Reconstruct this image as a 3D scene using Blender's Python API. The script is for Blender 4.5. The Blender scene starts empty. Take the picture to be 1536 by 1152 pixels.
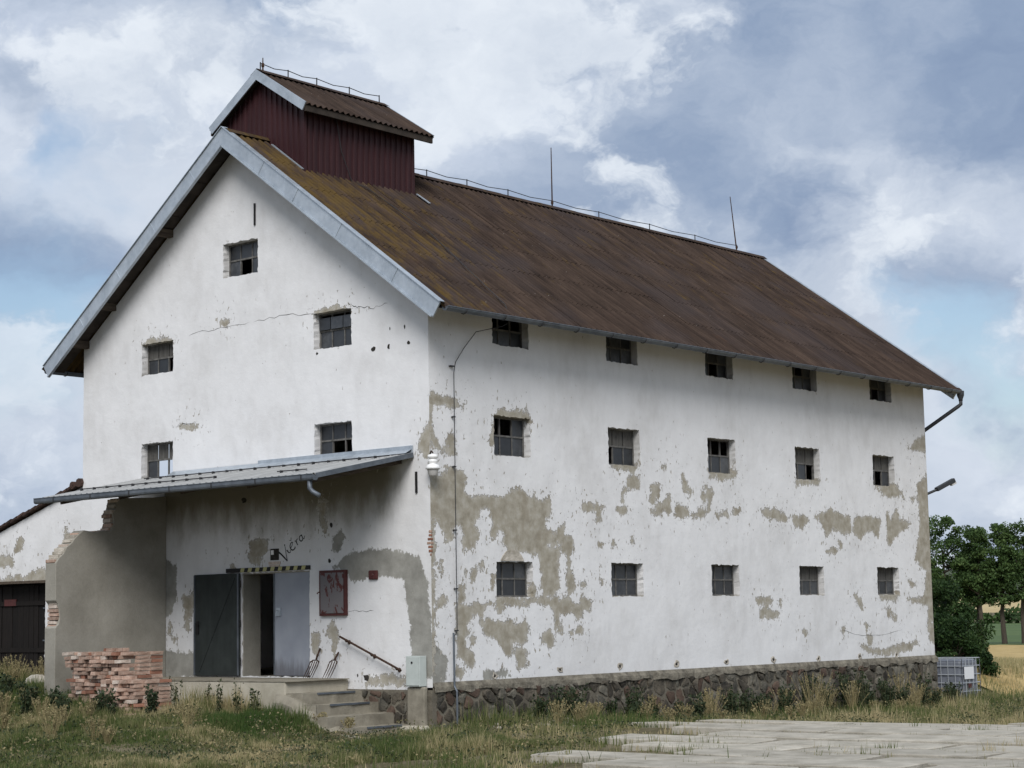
import bpy, math, random
import numpy as np
from mathutils import Vector, Matrix
random.seed(7); rng = np.random.default_rng(7)
S = bpy.context.scene
COL = S.collection
# ------------------------------------------------------------ camera
YAW, PITCH, ROLL, FPX = -0.705, 0.122, -0.0183, 2855.0
fw = Vector((math.sin(YAW)*math.cos(PITCH), math.cos(YAW)*math.cos(PITCH), math.sin(PITCH)))
rt = Vector((math.cos(YAW), -math.sin(YAW), 0)); up = rt.cross(fw)
r2 = rt*math.cos(ROLL)+up*math.sin(ROLL); u2 = -rt*math.sin(ROLL)+up*math.cos(ROLL)
cd = bpy.data.cameras.new('camera'); cam = bpy.data.objects.new('camera', cd); COL.objects.link(cam)
cam.matrix_world = Matrix(((r2.x, u2.x, -fw.x, 24.2113), (r2.y, u2.y, -fw.y, -26.0412), (r2.z, u2.z, -fw.z, 1.9457), (0, 0, 0, 1)))
cd.sensor_width = 36; cd.lens = FPX/1536*36; cd.clip_end = 20000; cd.clip_start = .1
S.camera = cam
# ------------------------------------------------------------ light
TO_SUN = Vector((0.55, -0.70, 0.82)).normalized()
sd = bpy.data.lights.new('sun', 'SUN'); sd.energy = 1.9; sd.angle = math.radians(30); sd.color = (1, .97, .94)
so = bpy.data.objects.new('sun', sd); COL.objects.link(so)
so.rotation_euler = TO_SUN.to_track_quat('Z', 'Y').to_euler(); so.location = (20, -30, 40)
S.view_settings.view_transform = 'Standard'; S.view_settings.look = 'None'
S.view_settings.exposure = 0.72; S.view_settings.gamma = 1

class NT:
    """small helper for node trees"""
    def __init__(s, tree): s.t = tree; s.n = tree.nodes; s.l = tree.links
    def add(s, typ, **kw):
        n = s.n.new(typ)
        for k, v in kw.items(): setattr(n, k, v)
        return n
    def put(s, sock, v):
        if hasattr(v, 'is_output') or isinstance(v, bpy.types.NodeSocket): s.l.new(v, sock)
        else:
            if sock.type == 'RGBA' and len(v) == 3: v = (*v, 1)
            sock.default_value = v
    def math(s, op, a, b=None, c=None, clamp=False):
        n = s.add('ShaderNodeMath', operation=op, use_clamp=clamp)
        for i, v in enumerate((a, b, c)):
            if v is not None: s.put(n.inputs[i], v)
        return n.outputs[0]
    def vmath(s, op, a, b=None):
        n = s.add('ShaderNodeVectorMath', operation=op)
        s.put(n.inputs[0], a)
        if b is not None: s.put(n.inputs[1], b)
        return n.outputs['Value' if op in ('DISTANCE', 'LENGTH', 'DOT_PRODUCT') else 'Vector']
    def noise(s, vec, scale, detail=4, rough=.55, dist=0, out='Fac'):
        n = s.add('ShaderNodeTexNoise'); s.put(n.inputs['Vector'], vec)
        n.inputs['Scale'].default_value = scale; n.inputs['Detail'].default_value = detail
        n.inputs['Roughness'].default_value = rough; n.inputs['Distortion'].default_value = dist
        return n.outputs[out]
    def voro(s, vec, scale, out='Distance', feature='F1'):
        n = s.add('ShaderNodeTexVoronoi', feature=feature); s.put(n.inputs['Vector'], vec); n.inputs['Scale'].default_value = scale
        return n.outputs[out]
    def mix(s, f, a, b, blend='MIX'):
        n = s.add('ShaderNodeMix', data_type='RGBA', blend_type=blend)
        s.put(n.inputs[0], f); s.put(n.inputs[6], a); s.put(n.inputs[7], b)
        return n.outputs[2]
    def ramp(s, f, *stops):
        n = s.add('ShaderNodeValToRGB'); s.put(n.inputs[0], f); e = n.color_ramp.elements
        while len(e) < len(stops): e.new(.5)
        for q, (p, c) in zip(e, stops): q.position = p; q.color = (*c, 1) if len(c) == 3 else c
        return n.outputs[0]
    def smooth(s, v, a, b):
        n = s.add('ShaderNodeMapRange', interpolation_type='SMOOTHSTEP'); s.put(n.inputs[0], v)
        n.inputs[1].default_value = a; n.inputs[2].default_value = b
        return n.outputs[0]
    def attr(s, name, out='Fac'): return s.add('ShaderNodeAttribute', attribute_name=name).outputs[out]
    def bump(s, h, strength, dist, normal=None):
        n = s.add('ShaderNodeBump'); s.put(n.inputs['Height'], h); n.inputs['Strength'].default_value = strength; n.inputs['Distance'].default_value = dist
        if normal is not None: s.put(n.inputs['Normal'], normal)
        return n.outputs[0]

# ------------------------------------------------------------ sky
W = bpy.data.worlds.new('World'); S.world = W; W.use_nodes = True; W.cycles.sampling_method = 'MANUAL'; W.cycles.sample_map_resolution = 512
t = NT(W.node_tree); t.n.clear()
dvec = t.add('ShaderNodeTexCoord').outputs['Generated']
sk = t.add('ShaderNodeTexSky', sky_type='NISHITA'); sk.sun_disc = False
sk.sun_elevation = math.asin(TO_SUN.z); sk.sun_rotation = math.atan2(TO_SUN.x, TO_SUN.y)
sk.dust_density = 1.5
ZS = 1.45
mp = t.vmath('MULTIPLY', dvec, (1, 1, ZS))
warp = t.vmath('ADD', mp, t.vmath('MULTIPLY', t.vmath('SUBTRACT', t.noise(mp, 12, 5, .6, out='Color'), (.5, .5, .5)), (.085, .085, .085)))
def cell(d, r):
    x = t.math('DIVIDE', t.vmath('DISTANCE', warp, (d[0], d[1], d[2]*ZS)), r)
    return t.math('POWER', 2.718, t.math('MULTIPLY', t.math('MULTIPLY', x, x), -1.0))
# dark cloud bases (+) and bright heaps (-) by bearing
CELLS = [((-.43, .855, .300), .105, .42), ((-.50, .82, .285), .045, .20), ((-.517, .83, .200), .042, .24), ((-.60, .775, .205), .038, .14), ((-.40, .89, .258), .06, .24),
         ((-.80, .571, .183), .042, .42), ((-.84, .53, .178), .04, .38), ((-.763, .567, .322), .035, .30), ((-.70, .62, .326), .035, .26), ((-.79, .56, .277), .035, .18), ((-.444, .881, .165), .028, .24),
         ((-.636, .716, .285), .08, -.16), ((-.767, .60, .225), .045, -.16), ((-.492, .836, .240), .035, -.16), ((-.41, .89, .195), .035, -.16), ((-.69, .67, .25), .06, -.12), ((-.83, .545, .135), .06, -.12)]
field_ = None
for d, r, w in CELLS:
    q = t.math('MULTIPLY', cell(d, r), w); field_ = q if field_ is None else t.math('ADD', field_, q)
def layer(scale, off, detail, rough, sh=(0, 0, 0)):
    return t.noise(t.vmath('ADD', warp, (off[0]+sh[0], off[1]+sh[1], off[2]+sh[2])), scale, detail, rough, .1)
def lit(scale, off, detail, rough, dz, gain, a, b, bright, grey):
    d0 = layer(scale, off, detail, rough); d1_ = layer(scale, off, detail, rough, (0, 0, dz))
    dd = t.math('SUBTRACT', d0, t.math('MULTIPLY', field_, .46))
    m = t.smooth(dd, a, b)
    sh = t.math('ADD', t.math('MULTIPLY_ADD', t.smooth(dd, a, a+.24), .55, t.math('MULTIPLY', t.math('SUBTRACT', d1_, d0), gain)), t.math('MULTIPLY', field_, .5), clamp=True)
    return m, t.mix(sh, bright, grey)
bsh = t.math('ADD', t.math('MULTIPLY_ADD', t.noise(warp, 7, 9, .58, .2), 1.5, -.25), t.math('MULTIPLY', field_, .62))
ccol = t.ramp(bsh, (.30, (.50, .56, .665)), (.50, (.36, .425, .535)), (.75, (.235, .305, .43)), (1.0, (.175, .24, .37)))
m1, c1 = lit(4.6, (1.3, .2, .7), 9, .56, .055, 2.6, .43, .60, (.61, .66, .735), (.33, .39, .49)); ccol = t.mix(t.math('MULTIPLY', m1, .88), ccol, c1)
m2, c2 = lit(9.5, (4.1, 2.2, 1.7), 9, .58, .030, 2.6, .50, .62, (.69, .735, .79), (.42, .48, .575)); ccol = t.mix(t.math('MULTIPLY', m2, .80), ccol, c2)
clear = t.math('MULTIPLY_ADD', t.noise(warp, 6, 5, .55), .6, .20)
for d, r, w in [((-.803, .574, .150), .045, .30), ((-.45, .875, .150), .035, .28), ((-.425, .895, .105), .05, .24), ((-.79, .575, .245), .022, .14), ((-.68, .70, .21), .04, .12)]:
    clear = t.math('ADD', clear, t.math('MULTIPLY', cell(d, r), w))
clearm = t.math('MULTIPLY', t.math('MULTIPLY', t.smooth(clear, .56, .78), .9), t.math('SUBTRACT', 1, t.math('MULTIPLY', m2, .7)))
b1 = t.add('ShaderNodeBackground'); t.put(b1.inputs[0], sk.outputs[0]); b1.inputs[1].default_value = .075
b2 = t.add('ShaderNodeBackground'); t.put(b2.inputs[0], ccol); b2.inputs[1].default_value = .74
ms = t.add('ShaderNodeMixShader'); t.put(ms.inputs[0], clearm); t.l.new(b2.outputs[0], ms.inputs[1]); t.l.new(b1.outputs[0], ms.inputs[2])
wo = t.add('ShaderNodeOutputWorld'); t.l.new(ms.outputs[0], wo.inputs[0])

# ------------------------------------------------------------ geometry helpers
class MB:
    def __init__(s): s.v = []; s.f = []; s.m = []
    def add(s, vs, fs, mi=0):
        b = len(s.v); s.v += [tuple(p) for p in vs]; s.f += [tuple(b+i for i in f) for f in fs]; s.m += [mi]*len(fs); return s
    def box(s, x0, x1, y0, y1, z0, z1, mi=0):
        v = [(x, y, z) for z in (z0, z1) for y in (y0, y1) for x in (x0, x1)]
        return s.add(v, [(0, 2, 3, 1), (4, 5, 7, 6), (0, 1, 5, 4), (2, 6, 7, 3), (0, 4, 6, 2), (1, 3, 7, 5)], mi)
    def bar(s, a, b, w, h, upv=(0, 0, 1), mi=0):
        a = Vector(a); b = Vector(b); d = (b-a).normalized(); sd_ = d.cross(Vector(upv))
        if sd_.length < 1e-4: sd_ = d.cross(Vector((1, 0, 0)))
        sd_.normalize(); u = sd_.cross(d).normalized()
        v = [p+sd_*sx*w/2+u*sz*h/2 for p in (a, b) for sx, sz in ((-1, -1), (1, -1), (1, 1), (-1, 1))]
        return s.add(v, [(3, 2, 1, 0), (4, 5, 6, 7), (0, 1, 5, 4), (1, 2, 6, 5), (2, 3, 7, 6), (3, 0, 4, 7)], mi)
    def tube(s, pts, r, n=6, mi=0, cap=True):
        pts = [Vector(p) for p in pts]; rs = r if isinstance(r, (list, tuple)) else [r]*len(pts)
        vs = []; fs = []
        ref = None
        for i, p in enumerate(pts):
            d = (pts[min(i+1, len(pts)-1)]-pts[max(i-1, 0)]).normalized()
            if ref is None: ref = Vector((0, 0, 1)) if abs(d.z) < .9 else Vector((1, 0, 0))
            a = d.cross(ref).normalized(); ref = a.cross(d).normalized()
            for k in range(n):
                an = 2*math.pi*k/n; vs.append(p+a*math.cos(an)*rs[i]+ref*math.sin(an)*rs[i])
        for i in range(len(pts)-1):
            for k in range(n): fs.append((i*n+k, i*n+(k+1) % n, (i+1)*n+(k+1) % n, (i+1)*n+k))
        if cap: fs += [tuple(range(n))[::-1], tuple(range((len(pts)-1)*n, len(pts)*n))]
        return s.add(vs, fs, mi)
    def lathe(s, prof, c, n=14, mi=0, axis=(0, 0, 1)):
        ax = Vector(axis).normalized(); a = ax.cross(Vector((1, 0, 0)) if abs(ax.x) < .9 else Vector((0, 1, 0))).normalized(); b = ax.cross(a); c = Vector(c)
        vs = [c+ax*z+(a*math.cos(2*math.pi*k/n)+b*math.sin(2*math.pi*k/n))*r for r, z in prof for k in range(n)]
        fs = [(i*n+k, i*n+(k+1) % n, (i+1)*n+(k+1) % n, (i+1)*n+k) for i in range(len(prof)-1) for k in range(n)]
        fs += [tuple(range(n))[::-1], tuple(range((len(prof)-1)*n, len(prof)*n))]
        return s.add(vs, fs, mi)
    def prism(s, poly, axis, a, b, mi=0):
        """poly of 2-D points extruded along axis (0,1,2) from a to b"""
        def P(p, w):
            q = list(p); q.insert(axis, w); return q
        n = len(poly); v = [P(p, a) for p in poly]+[P(p, b) for p in poly]
        return s.add(v, [tuple(range(n))[::-1], tuple(range(n, 2*n))]+[(i, (i+1) % n, n+(i+1) % n, n+i) for i in range(n)], mi)
    def mesh(s, name, mats, smooth=False):
        me = bpy.data.meshes.new(name); me.from_pydata(s.v, [], s.f)
        for m in (mats if isinstance(mats, (list, tuple)) else [mats]): me.materials.append(m)
        if len(me.polygons): me.polygons.foreach_set('material_index', s.m)
        if smooth: me.polygons.foreach_set('use_smooth', [True]*len(me.polygons))
        me.update(); return me
    def obj(s, name, mats, parent=None, smooth=False, bevel=0):
        return link(name, s.mesh(name, mats, smooth), parent, bevel=bevel)
WORLD = {}
def link(name, me, parent=None, mat=None, bevel=0):
    o = bpy.data.objects.new(name, me); COL.objects.link(o)
    if mat is not None: o.matrix_basis = mat
    M = mat if mat is not None else Matrix.Identity(4)
    WORLD[o] = M
    if parent is not None:
        o.parent = parent; o.matrix_parent_inverse = WORLD[parent].inverted()
    if bevel:
        b = o.modifiers.new('bevel', 'BEVEL'); b.width = bevel; b.segments = 2; b.limit_method = 'ANGLE'
    return o
def thing(name, label, cat, loc=(0, 0, 0), group=None):
    o = link(name, None, mat=Matrix.Translation(loc)); return tag(o, label, cat, group)
def tag(o, label, cat, group=None, kind=None):
    o['label'] = label; o['category'] = cat
    if group: o['group'] = group
    if kind: o['kind'] = kind
    return o
def structure(o): o['kind'] = 'structure'; return o

# ------------------------------------------------------------ materials
def mat(name, build=None, col=(.5, .5, .5), rough=.8, metal=0, spec=.3):
    m = bpy.data.materials.new(name); m.use_nodes = True; k = NT(m.node_tree)
    b = k.n['Principled BSDF']; b.inputs['Roughness'].default_value = rough; b.inputs['Metallic'].default_value = metal
    b.inputs['Specular IOR Level'].default_value = spec; b.inputs['Base Color'].default_value = (*col, 1)
    k.b = b; k.o = k.add('ShaderNodeTexCoord').outputs['Object']
    if build: build(k)
    return m
def varied(name, c1, c2, scale=4, rough=.85, metal=0, bump=.3, bdist=.006, spec=.25, rnd=0, detail=6, streak=None, bscale=None):
    def f(k):
        v = k.o if streak is None else k.vmath('MULTIPLY', k.o, streak)
        n = k.noise(v, scale, detail, .6)
        c = k.ramp(n, (.28, c1), (.72, c2))
        if rnd:
            r = k.add('ShaderNodeObjectInfo').outputs['Random']
            h = k.add('ShaderNodeHueSaturation'); k.put(h.inputs['Color'], c); k.put(h.inputs['Value'], k.math('MULTIPLY_ADD', r, rnd, 1-rnd/2)); c = h.outputs[0]
        k.put(k.b.inputs['Base Color'], c)
        if bump: k.put(k.b.inputs['Normal'], k.bump(k.noise(k.o, bscale or scale*5, 5, .6), bump, bdist))
    return mat(name, f, rough=rough, metal=metal, spec=spec)

def plaster_nodes(k):
    peel = k.attr('peel'); cem = k.attr('cement'); o = k.o
    n1 = k.noise(o, 4.2, 10, .68); n2 = k.noise(k.vmath('MULTIPLY', o, (1, 1, .7)), 20, 6, .65); n3 = k.noise(k.vmath('MULTIPLY', o, (1, 1, .55)), 15, 3, .55, .5)
    nz = k.math('ADD', k.math('MULTIPLY_ADD', n1, .44, -.205), k.math('MULTIPLY_ADD', n2, .30, -.135))
    v = k.math('ADD', peel, nz)
    m1 = k.smooth(v, -.010, .010)
    near = k.math('MULTIPLY', k.smooth(peel, -.78, .0), k.smooth(n1, .34, .58))
    thr = k.math('MULTIPLY_ADD', near, -.115, .715)
    m2 = k.smooth(k.math('SUBTRACT', n3, thr), 0, .012)
    pm = k.math('MAXIMUM', m1, m2)
    cm = k.smooth(k.math('ADD', cem, k.math('MULTIPLY', nz, .7)), -.015, .02)
    # colours
    big = k.noise(o, .55, 4, .5); st = k.noise(k.vmath('MULTIPLY', o, (1.6, 1.6, .9)), 2.2, 7, .62)
    white = k.ramp(k.math('ADD', k.math('MULTIPLY', big, .6), k.math('MULTIPLY', st, .4)), (.30, (.565, .560, .555)), (.50, (.672, .672, .675)), (.68, (.722, .724, .73)))
    tiny = k.smooth(k.noise(o, 9, 8, .7), .62, .80)
    white = k.mix(k.math('MULTIPLY', tiny, .22), white, (.42, .40, .36))
    grime_shade = k.attr('grime_shade')
    gm = k.smooth(k.math('ADD', grime_shade, k.math('MULTIPLY_ADD', k.noise(k.vmath('MULTIPLY', o, (1, 1, .4)), 2.4, 7, .65), .9, -.45)), .25, .95)
    white = k.mix(k.math('MULTIPLY', gm, .88), white, (.165, .146, .100))  # brown dirt tint, also carrying painted shade of canopy and reveals
    bei = k.ramp(k.noise(o, 5, 7, .62), (.26, (.22, .197, .152)), (.5, (.325, .30, .245)), (.75, (.43, .41, .36)))
    grey = k.ramp(k.noise(o, 3, 7, .6), (.3, (.20, .195, .175)), (.7, (.34, .335, .305)))
    edge = k.math('MULTIPLY', k.smooth(v, -.045, -.004), k.math('SUBTRACT', 1, m1))
    white = k.mix(k.math('MULTIPLY', edge, .55), white, (.80, .79, .77))
    wash = k.math('MULTIPLY', k.math('SUBTRACT', 1, k.smooth(v, .0, .085)), .6)      # thin limewash left along the edges
    bei = k.mix(wash, bei, (.47, .45, .41)); bei = k.mix(k.math('MULTIPLY', k.smooth(k.noise(o, 2.1, 6, .6), .52, .66), .45), bei, (.235, .205, .155))
    c = k.mix(cm, white, grey); c = k.mix(pm, c, bei)
    k.put(k.b.inputs['Base Color'], c)
    h = k.math('ADD', k.math('MULTIPLY', pm, -1.0), k.math('MULTIPLY', k.noise(o, 24, 6, .65), .22))
    h = k.math('ADD', h, k.math('MULTIPLY', k.noise(o, 1.7, 3, .5), 1.6))
    k.put(k.b.inputs['Normal'], k.bump(h, 1.0, .016))
M = {}
M['plaster'] = mat('white_plaster', plaster_nodes, rough=.92, spec=.15)
def cement(k):
    o = k.o; n = k.noise(o, 1.6, 7, .6); f = k.noise(o, 30, 5, .6)
    c = k.ramp(k.math('ADD', k.math('MULTIPLY', n, .75), k.math('MULTIPLY', f, .25)), (.32, (.215, .203, .172)), (.68, (.325, .31, .27)))
    k.put(k.b.inputs['Base Color'], c); k.put(k.b.inputs['Normal'], k.bump(k.math('ADD', f, k.math('MULTIPLY', n, 2)), .5, .01))
M['dark_metal'] = mat('dark_grey_metal', col=(.035, .038, .042), rough=.6, metal=.2)
M['cement'] = mat('grey_cement_render', cement, rough=.95, spec=.12)
M['concrete'] = varied('pale_concrete', (.29, .265, .205), (.47, .435, .36), 2.2, bump=.6, bdist=.012, bscale=26)
M['step_concrete'] = varied('worn_concrete', (.15, .135, .105), (.30, .275, .22), 3.2, bump=.6, bdist=.012, bscale=22)
M['slab'] = varied('slab_concrete', (.23, .212, .172), (.44, .41, .35), 2.2, bump=1, bdist=.012, rnd=.25, bscale=20)
M['mortar'] = varied('plinth_mortar', (.075, .066, .050), (.20, .18, .142), 3.0, bump=.8, bdist=.02, bscale=18)
M['ledge'] = varied('rough_ledge_mortar', (.07, .062, .048), (.25, .228, .182), 5.5, bump=1, bdist=.03, bscale=20)
M['stone'] = varied('field_stone', (.026, .024, .020), (.098, .084, .064), 4.5, bump=1, bdist=.03, rnd=1.0, bscale=14)
M['stone_grey'] = varied('olive_grey_field_stone', (.045, .043, .036), (.165, .152, .122), 5, bump=1, bdist=.03, rnd=.9, bscale=14)
M['stone_red'] = varied('reddish_field_stone', (.050, .034, .026), (.115, .080, .060), 5, bump=.9, bdist=.02, rnd=.5, bscale=14)
M['brick'] = varied('pale_brick', (.25, .145, .105), (.47, .36, .29), 9, bump=.7, bdist=.006, rnd=.5)
M['brick_red'] = varied('red_brick', (.20, .085, .055), (.34, .18, .125), 9, bump=.7, bdist=.006, rnd=.5)
M['brick_pale'] = varied('mortar_crusted_brick', (.36, .285, .23), (.60, .53, .465), 12, bump=.8, bdist=.008, rnd=.35)
def roofmat(k):
    o = k.add('ShaderNodeNewGeometry').outputs['Position']
    sl = k.vmath('MULTIPLY', o, (.35, 1, .35))
    n = k.noise(sl, 2.6, 8, .65); big = k.noise(o, .45, 4, .55); st = k.noise(k.vmath('MULTIPLY', o, (.20, 11, .20)), 1.3, 4, .6)
    c = k.ramp(k.math('ADD', k.math('MULTIPLY', n, .62), k.math('MULTIPLY', st, .38)), (.32, (.020, .0145, .0125)), (.5, (.045, .0315, .0250)), (.70, (.080, .056, .043)))
    c = k.mix(k.math('MULTIPLY', k.smooth(big, .46, .66), .45), c, (.046, .039, .041))
    r = k.add('ShaderNodeObjectInfo').outputs['Random']
    h = k.add('ShaderNodeHueSaturation'); k.put(h.inputs['Color'], c); k.put(h.inputs['Value'], k.math('MULTIPLY_ADD', r, .08, .96)); c = h.outputs[0]
    # ochre lichen, thickest by the front verge and round the cupola
    y = k.add('ShaderNodeSeparateXYZ'); k.put(y.inputs[0], o)
    lich = k.math('ADD', k.noise(k.vmath('MULTIPLY', o, (.5, 1.6, .5)), 2.2, 9, .7), k.math('MULTIPLY', k.smooth(y.outputs[1], 5.5, -.4), .17))
    lich = k.math('SUBTRACT', lich, k.math('MULTIPLY', k.smooth(y.outputs[0], -3.0, .5), .10)); lich = k.math('SUBTRACT', lich, k.math('MULTIPLY', k.smooth(y.outputs[2], 12.2, 12.5), .2))
    c = k.mix(k.math('MULTIPLY', k.smooth(lich, .53, .76), .72), c, (.100, .064, .018))
    c = k.mix(k.math('MULTIPLY', k.smooth(k.noise(o, 1.3, 8, .7), .60, .72), .5), c, (.058, .034, .024))
    wv = k.smooth(k.noise(o, 16, 3, .5), .735, .76)
    c = k.mix(k.math('MULTIPLY', wv, .5), c, (.24, .22, .20))
    k.put(k.b.inputs['Base Color'], c)
    k.put(k.b.inputs['Normal'], k.bump(k.noise(o, 22, 6, .7), .6, .012))
M['roof'] = mat('weathered_corrugated_cement', roofmat, rough=.95, spec=.08)
def zincn(k):
    o = k.o; n = k.noise(k.vmath('MULTIPLY', o, (1.5, 1.5, 1)), 2.2, 6, .6); n2 = k.noise(o, 9, 5, .65)
    c = k.ramp(k.math('ADD', k.math('MULTIPLY', n, .6), k.math('MULTIPLY', n2, .4)), (.3, (.30, .34, .38)), (.7, (.52, .57, .62)))
    k.put(k.b.inputs['Base Color'], c); k.put(k.b.inputs['Roughness'], k.math('MULTIPLY_ADD', n2, .4, .25)); k.put(k.b.inputs['Normal'], k.bump(n2, .15, .01))
M['zinc'] = mat('galvanised_sheet', zincn, rough=.45, metal=.55, spec=.5)
M['zinc_dark'] = varied('dull_galvanised_gutter', (.085, .098, .115), (.17, .19, .215), 4, rough=.55, metal=.5, bump=.15)
M['canopy'] = varied('grey_canopy_sheet', (.27, .275, .275), (.43, .435, .43), 2.5, rough=.7, metal=.15, bump=.2, streak=(2.5, .5, 1), rnd=.2)
M['clad'] = varied('dark_red_ribbed_cladding', (.023, .0052, .0068), (.038, .0095, .0115), 2.2, rough=.6, bump=.15, streak=(3, 3, .4), spec=.3)
M['timber'] = varied('old_dark_timber', (.035, .026, .019), (.11, .085, .062), 3, bump=.6, bdist=.01, streak=(6, .5, 6))
M['soffit'] = varied('dark_roof_boarding', (.020, .016, .013), (.055, .043, .034), 3, bump=.4)
M['gate'] = varied('black_brown_gate_wood', (.004, .0032, .003), (.012, .009, .0075), 3, bump=.6, streak=(8, 8, .6), rnd=.5)
M['iron'] = varied('rusty_iron', (.025, .015, .011), (.085, .048, .032), 14, rough=.75, metal=.3, bump=.3)
M['wire'] = mat('grey_wire', col=(.04, .04, .042), rough=.6, metal=.3)
M['frame'] = varied('window_frame_steel', (.06, .058, .054), (.17, .165, .155), 9, bump=.3)
def glassn(k):
    r = k.add('ShaderNodeObjectInfo').outputs['Random']; o = k.o
    n = k.noise(o, 7, 7, .65)
    c = k.ramp(k.math('MULTIPLY_ADD', n, .6, k.math('MULTIPLY', r, .4)), (.25, (.010, .012, .015)), (.55, (.032, .036, .042)), (.85, (.11, .116, .122)))
    k.put(k.b.inputs['Base Color'], c); k.put(k.b.inputs['Roughness'], k.math('MULTIPLY_ADD', n, .5, .12)); k.put(k.b.inputs['Normal'], k.bump(k.noise(o, 6, 2, .5), .1, .02))
M['glass'] = mat('dusty_window_glass', glassn, rough=.3, spec=.5)
M['board'] = varied('grey_window_board', (.055, .052, .048), (.12, .115, .105), 6, bump=.3, streak=(3, 3, .6))
def doorL(k):
    n = k.noise(k.o, 3, 6, .6); n2 = k.noise(k.vmath('MULTIPLY', k.o, (4, 4, .5)), 2, 5, .6)
    k.put(k.b.inputs['Base Color'], k.ramp(k.math('ADD', k.math('MULTIPLY', n, .6), k.math('MULTIPLY', n2, .4)), (.3, (.020, .024, .0235)), (.7, (.040, .047, .0455))))
M['door_dark'] = mat('dark_green_grey_paint', doorL, rough=.7, spec=.2)
def doorR(k):
    o = k.o; n = k.noise(k.vmath('MULTIPLY', o, (5, 5, .7)), 2.2, 7, .65); sp = k.add('ShaderNodeSeparateXYZ'); k.put(sp.inputs[0], o)
    c = k.ramp(k.noise(o, 2, 5, .5), (.3, (.225, .245, .285)), (.7, (.285, .305, .345)))
    w = k.smooth(k.math('ADD', n, k.smooth(sp.outputs[2], 1.6, .8)), .85, 1.5)
    k.put(k.b.inputs['Base Color'], k.mix(k.math('MULTIPLY', w, .8), c, (.10, .10, .11)))
M['door_grey'] = mat('blue_grey_paint', doorR, rough=.5, spec=.4)
def redcab(k):
    o = k.o; n = k.noise(k.vmath('MULTIPLY', o, (2.2, 2, 1.2)), 3.2, 7, .6, .8)
    k.put(k.b.inputs['Base Color'], k.mix(k.smooth(n, .54, .60), (.15, .14, .145), (.085, .026, .024)))
M['red_worn'] = mat('worn_red_over_grey', redcab, rough=.7)
M['red'] = varied('dull_red_paint', (.055, .018, .017), (.092, .028, .026), 8, rough=.6)
M['meter'] = varied('pale_grey_green_plastic', (.40, .44, .42), (.47, .51, .49), 5, rough=.5, bump=.05)
M['white_gloss'] = mat('white_porcelain', col=(.78, .78, .77), rough=.25, spec=.5)
M['lampglass'] = mat('milky_lamp_glass', col=(.46, .45, .43), rough=.2, spec=.5)
M['black'] = mat('black_metal', col=(.012, .012, .013), rough=.6)
M['darkhole'] = varied('dark_cavity_plaster', (.012, .011, .010), (.05, .045, .038), 12)
M['yellow'] = varied('faded_yellow_paint', (.36, .34, .15), (.47, .45, .24), 8, rough=.7)
M['ink'] = mat('black_brush_paint', col=(.012, .012, .014), rough=.7)
M['tile'] = varied('dark_roof_tile', (.028, .017, .014), (.075, .044, .034), 7, bump=.5, rnd=.5)
M['rubble'] = varied('pale_rubble', (.25, .225, .18), (.52, .48, .42), 6, bump=.8, bdist=.02, rnd=.4)
M['ibc'] = varied('grey_plastic_tank', (.11, .12, .145), (.18, .195, .225), 2.2, rough=.4, bump=.05, spec=.4)
M['cage'] = mat('galvanised_cage', col=(.36, .385, .41), rough=.5, metal=.3)
M['paper'] = mat('white_label', col=(.68, .69, .70), rough=.6)
M['bark'] = varied('tree_bark', (.030, .024, .018), (.085, .070, .053), 4, bump=.6, streak=(4, 4, .6))
def leafmat(name, c1, c2, c3, trans=.25):
    m = bpy.data.materials.new(name); m.use_nodes = True; k = NT(m.node_tree); b = k.n['Principled BSDF']
    a = k.attr('tone'); c = k.ramp(a, (0, c1), (.5, c2), (1, c3)); k.put(b.inputs['Base Color'], c); b.inputs['Roughness'].default_value = .65; b.inputs['Specular IOR Level'].default_value = .2
    tr = k.add('ShaderNodeBsdfTranslucent'); k.put(tr.inputs[0], c); mx = k.add('ShaderNodeMixShader'); mx.inputs[0].default_value = trans
    k.l.new(b.outputs[0], mx.inputs[1]); k.l.new(tr.outputs[0], mx.inputs[2]); k.l.new(mx.outputs[0], k.n['Material Output'].inputs[0]); return m
M['leaf'] = leafmat('tree_leaves', (.022, .046, .014), (.056, .10, .030), (.12, .18, .06))
M['bushleaf'] = leafmat('bush_leaves', (.010, .025, .008), (.026, .056, .015), (.070, .115, .036))
M['grass'] = leafmat('grass_blades', (.055, .098, .024), (.150, .165, .062), (.48, .40, .235), .4)
M['weed'] = leafmat('weed_leaves', (.020, .036, .018), (.050, .066, .030), (.34, .28, .15), .25)
M['wheat'] = varied('ripe_wheat', (.30, .215, .085), (.46, .345, .155), .8, bump=.8, bdist=.05, detail=9, bscale=9)
M['meadow'] = varied('green_crop', (.045, .080, .020), (.075, .115, .032), .05, bump=.3)
def groundn(k):
    o = k.o; n = k.noise(o, .55, 7, .6); f = k.noise(o, 7, 7, .7)
    c = k.ramp(k.math('ADD', k.math('MULTIPLY', n, .6), k.math('MULTIPLY', f, .4)), (.32, (.060, .056, .030)), (.47, (.11, .095, .058)), (.60, (.19, .165, .115)), (.75, (.27, .245, .185)))
    k.put(k.b.inputs['Base Color'], c); k.put(k.b.inputs['Normal'], k.bump(f, .9, .04))
M['ground'] = mat('dry_soil_and_turf', groundn, rough=1, spec=.05)
M['hill'] = varied('far_hillside', (.035, .055, .030), (.075, .085, .045), .01, bump=0)
M['hayfield'] = varied('far_ripe_field', (.36, .28, .14), (.46, .37, .20), .02, bump=0)
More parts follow.
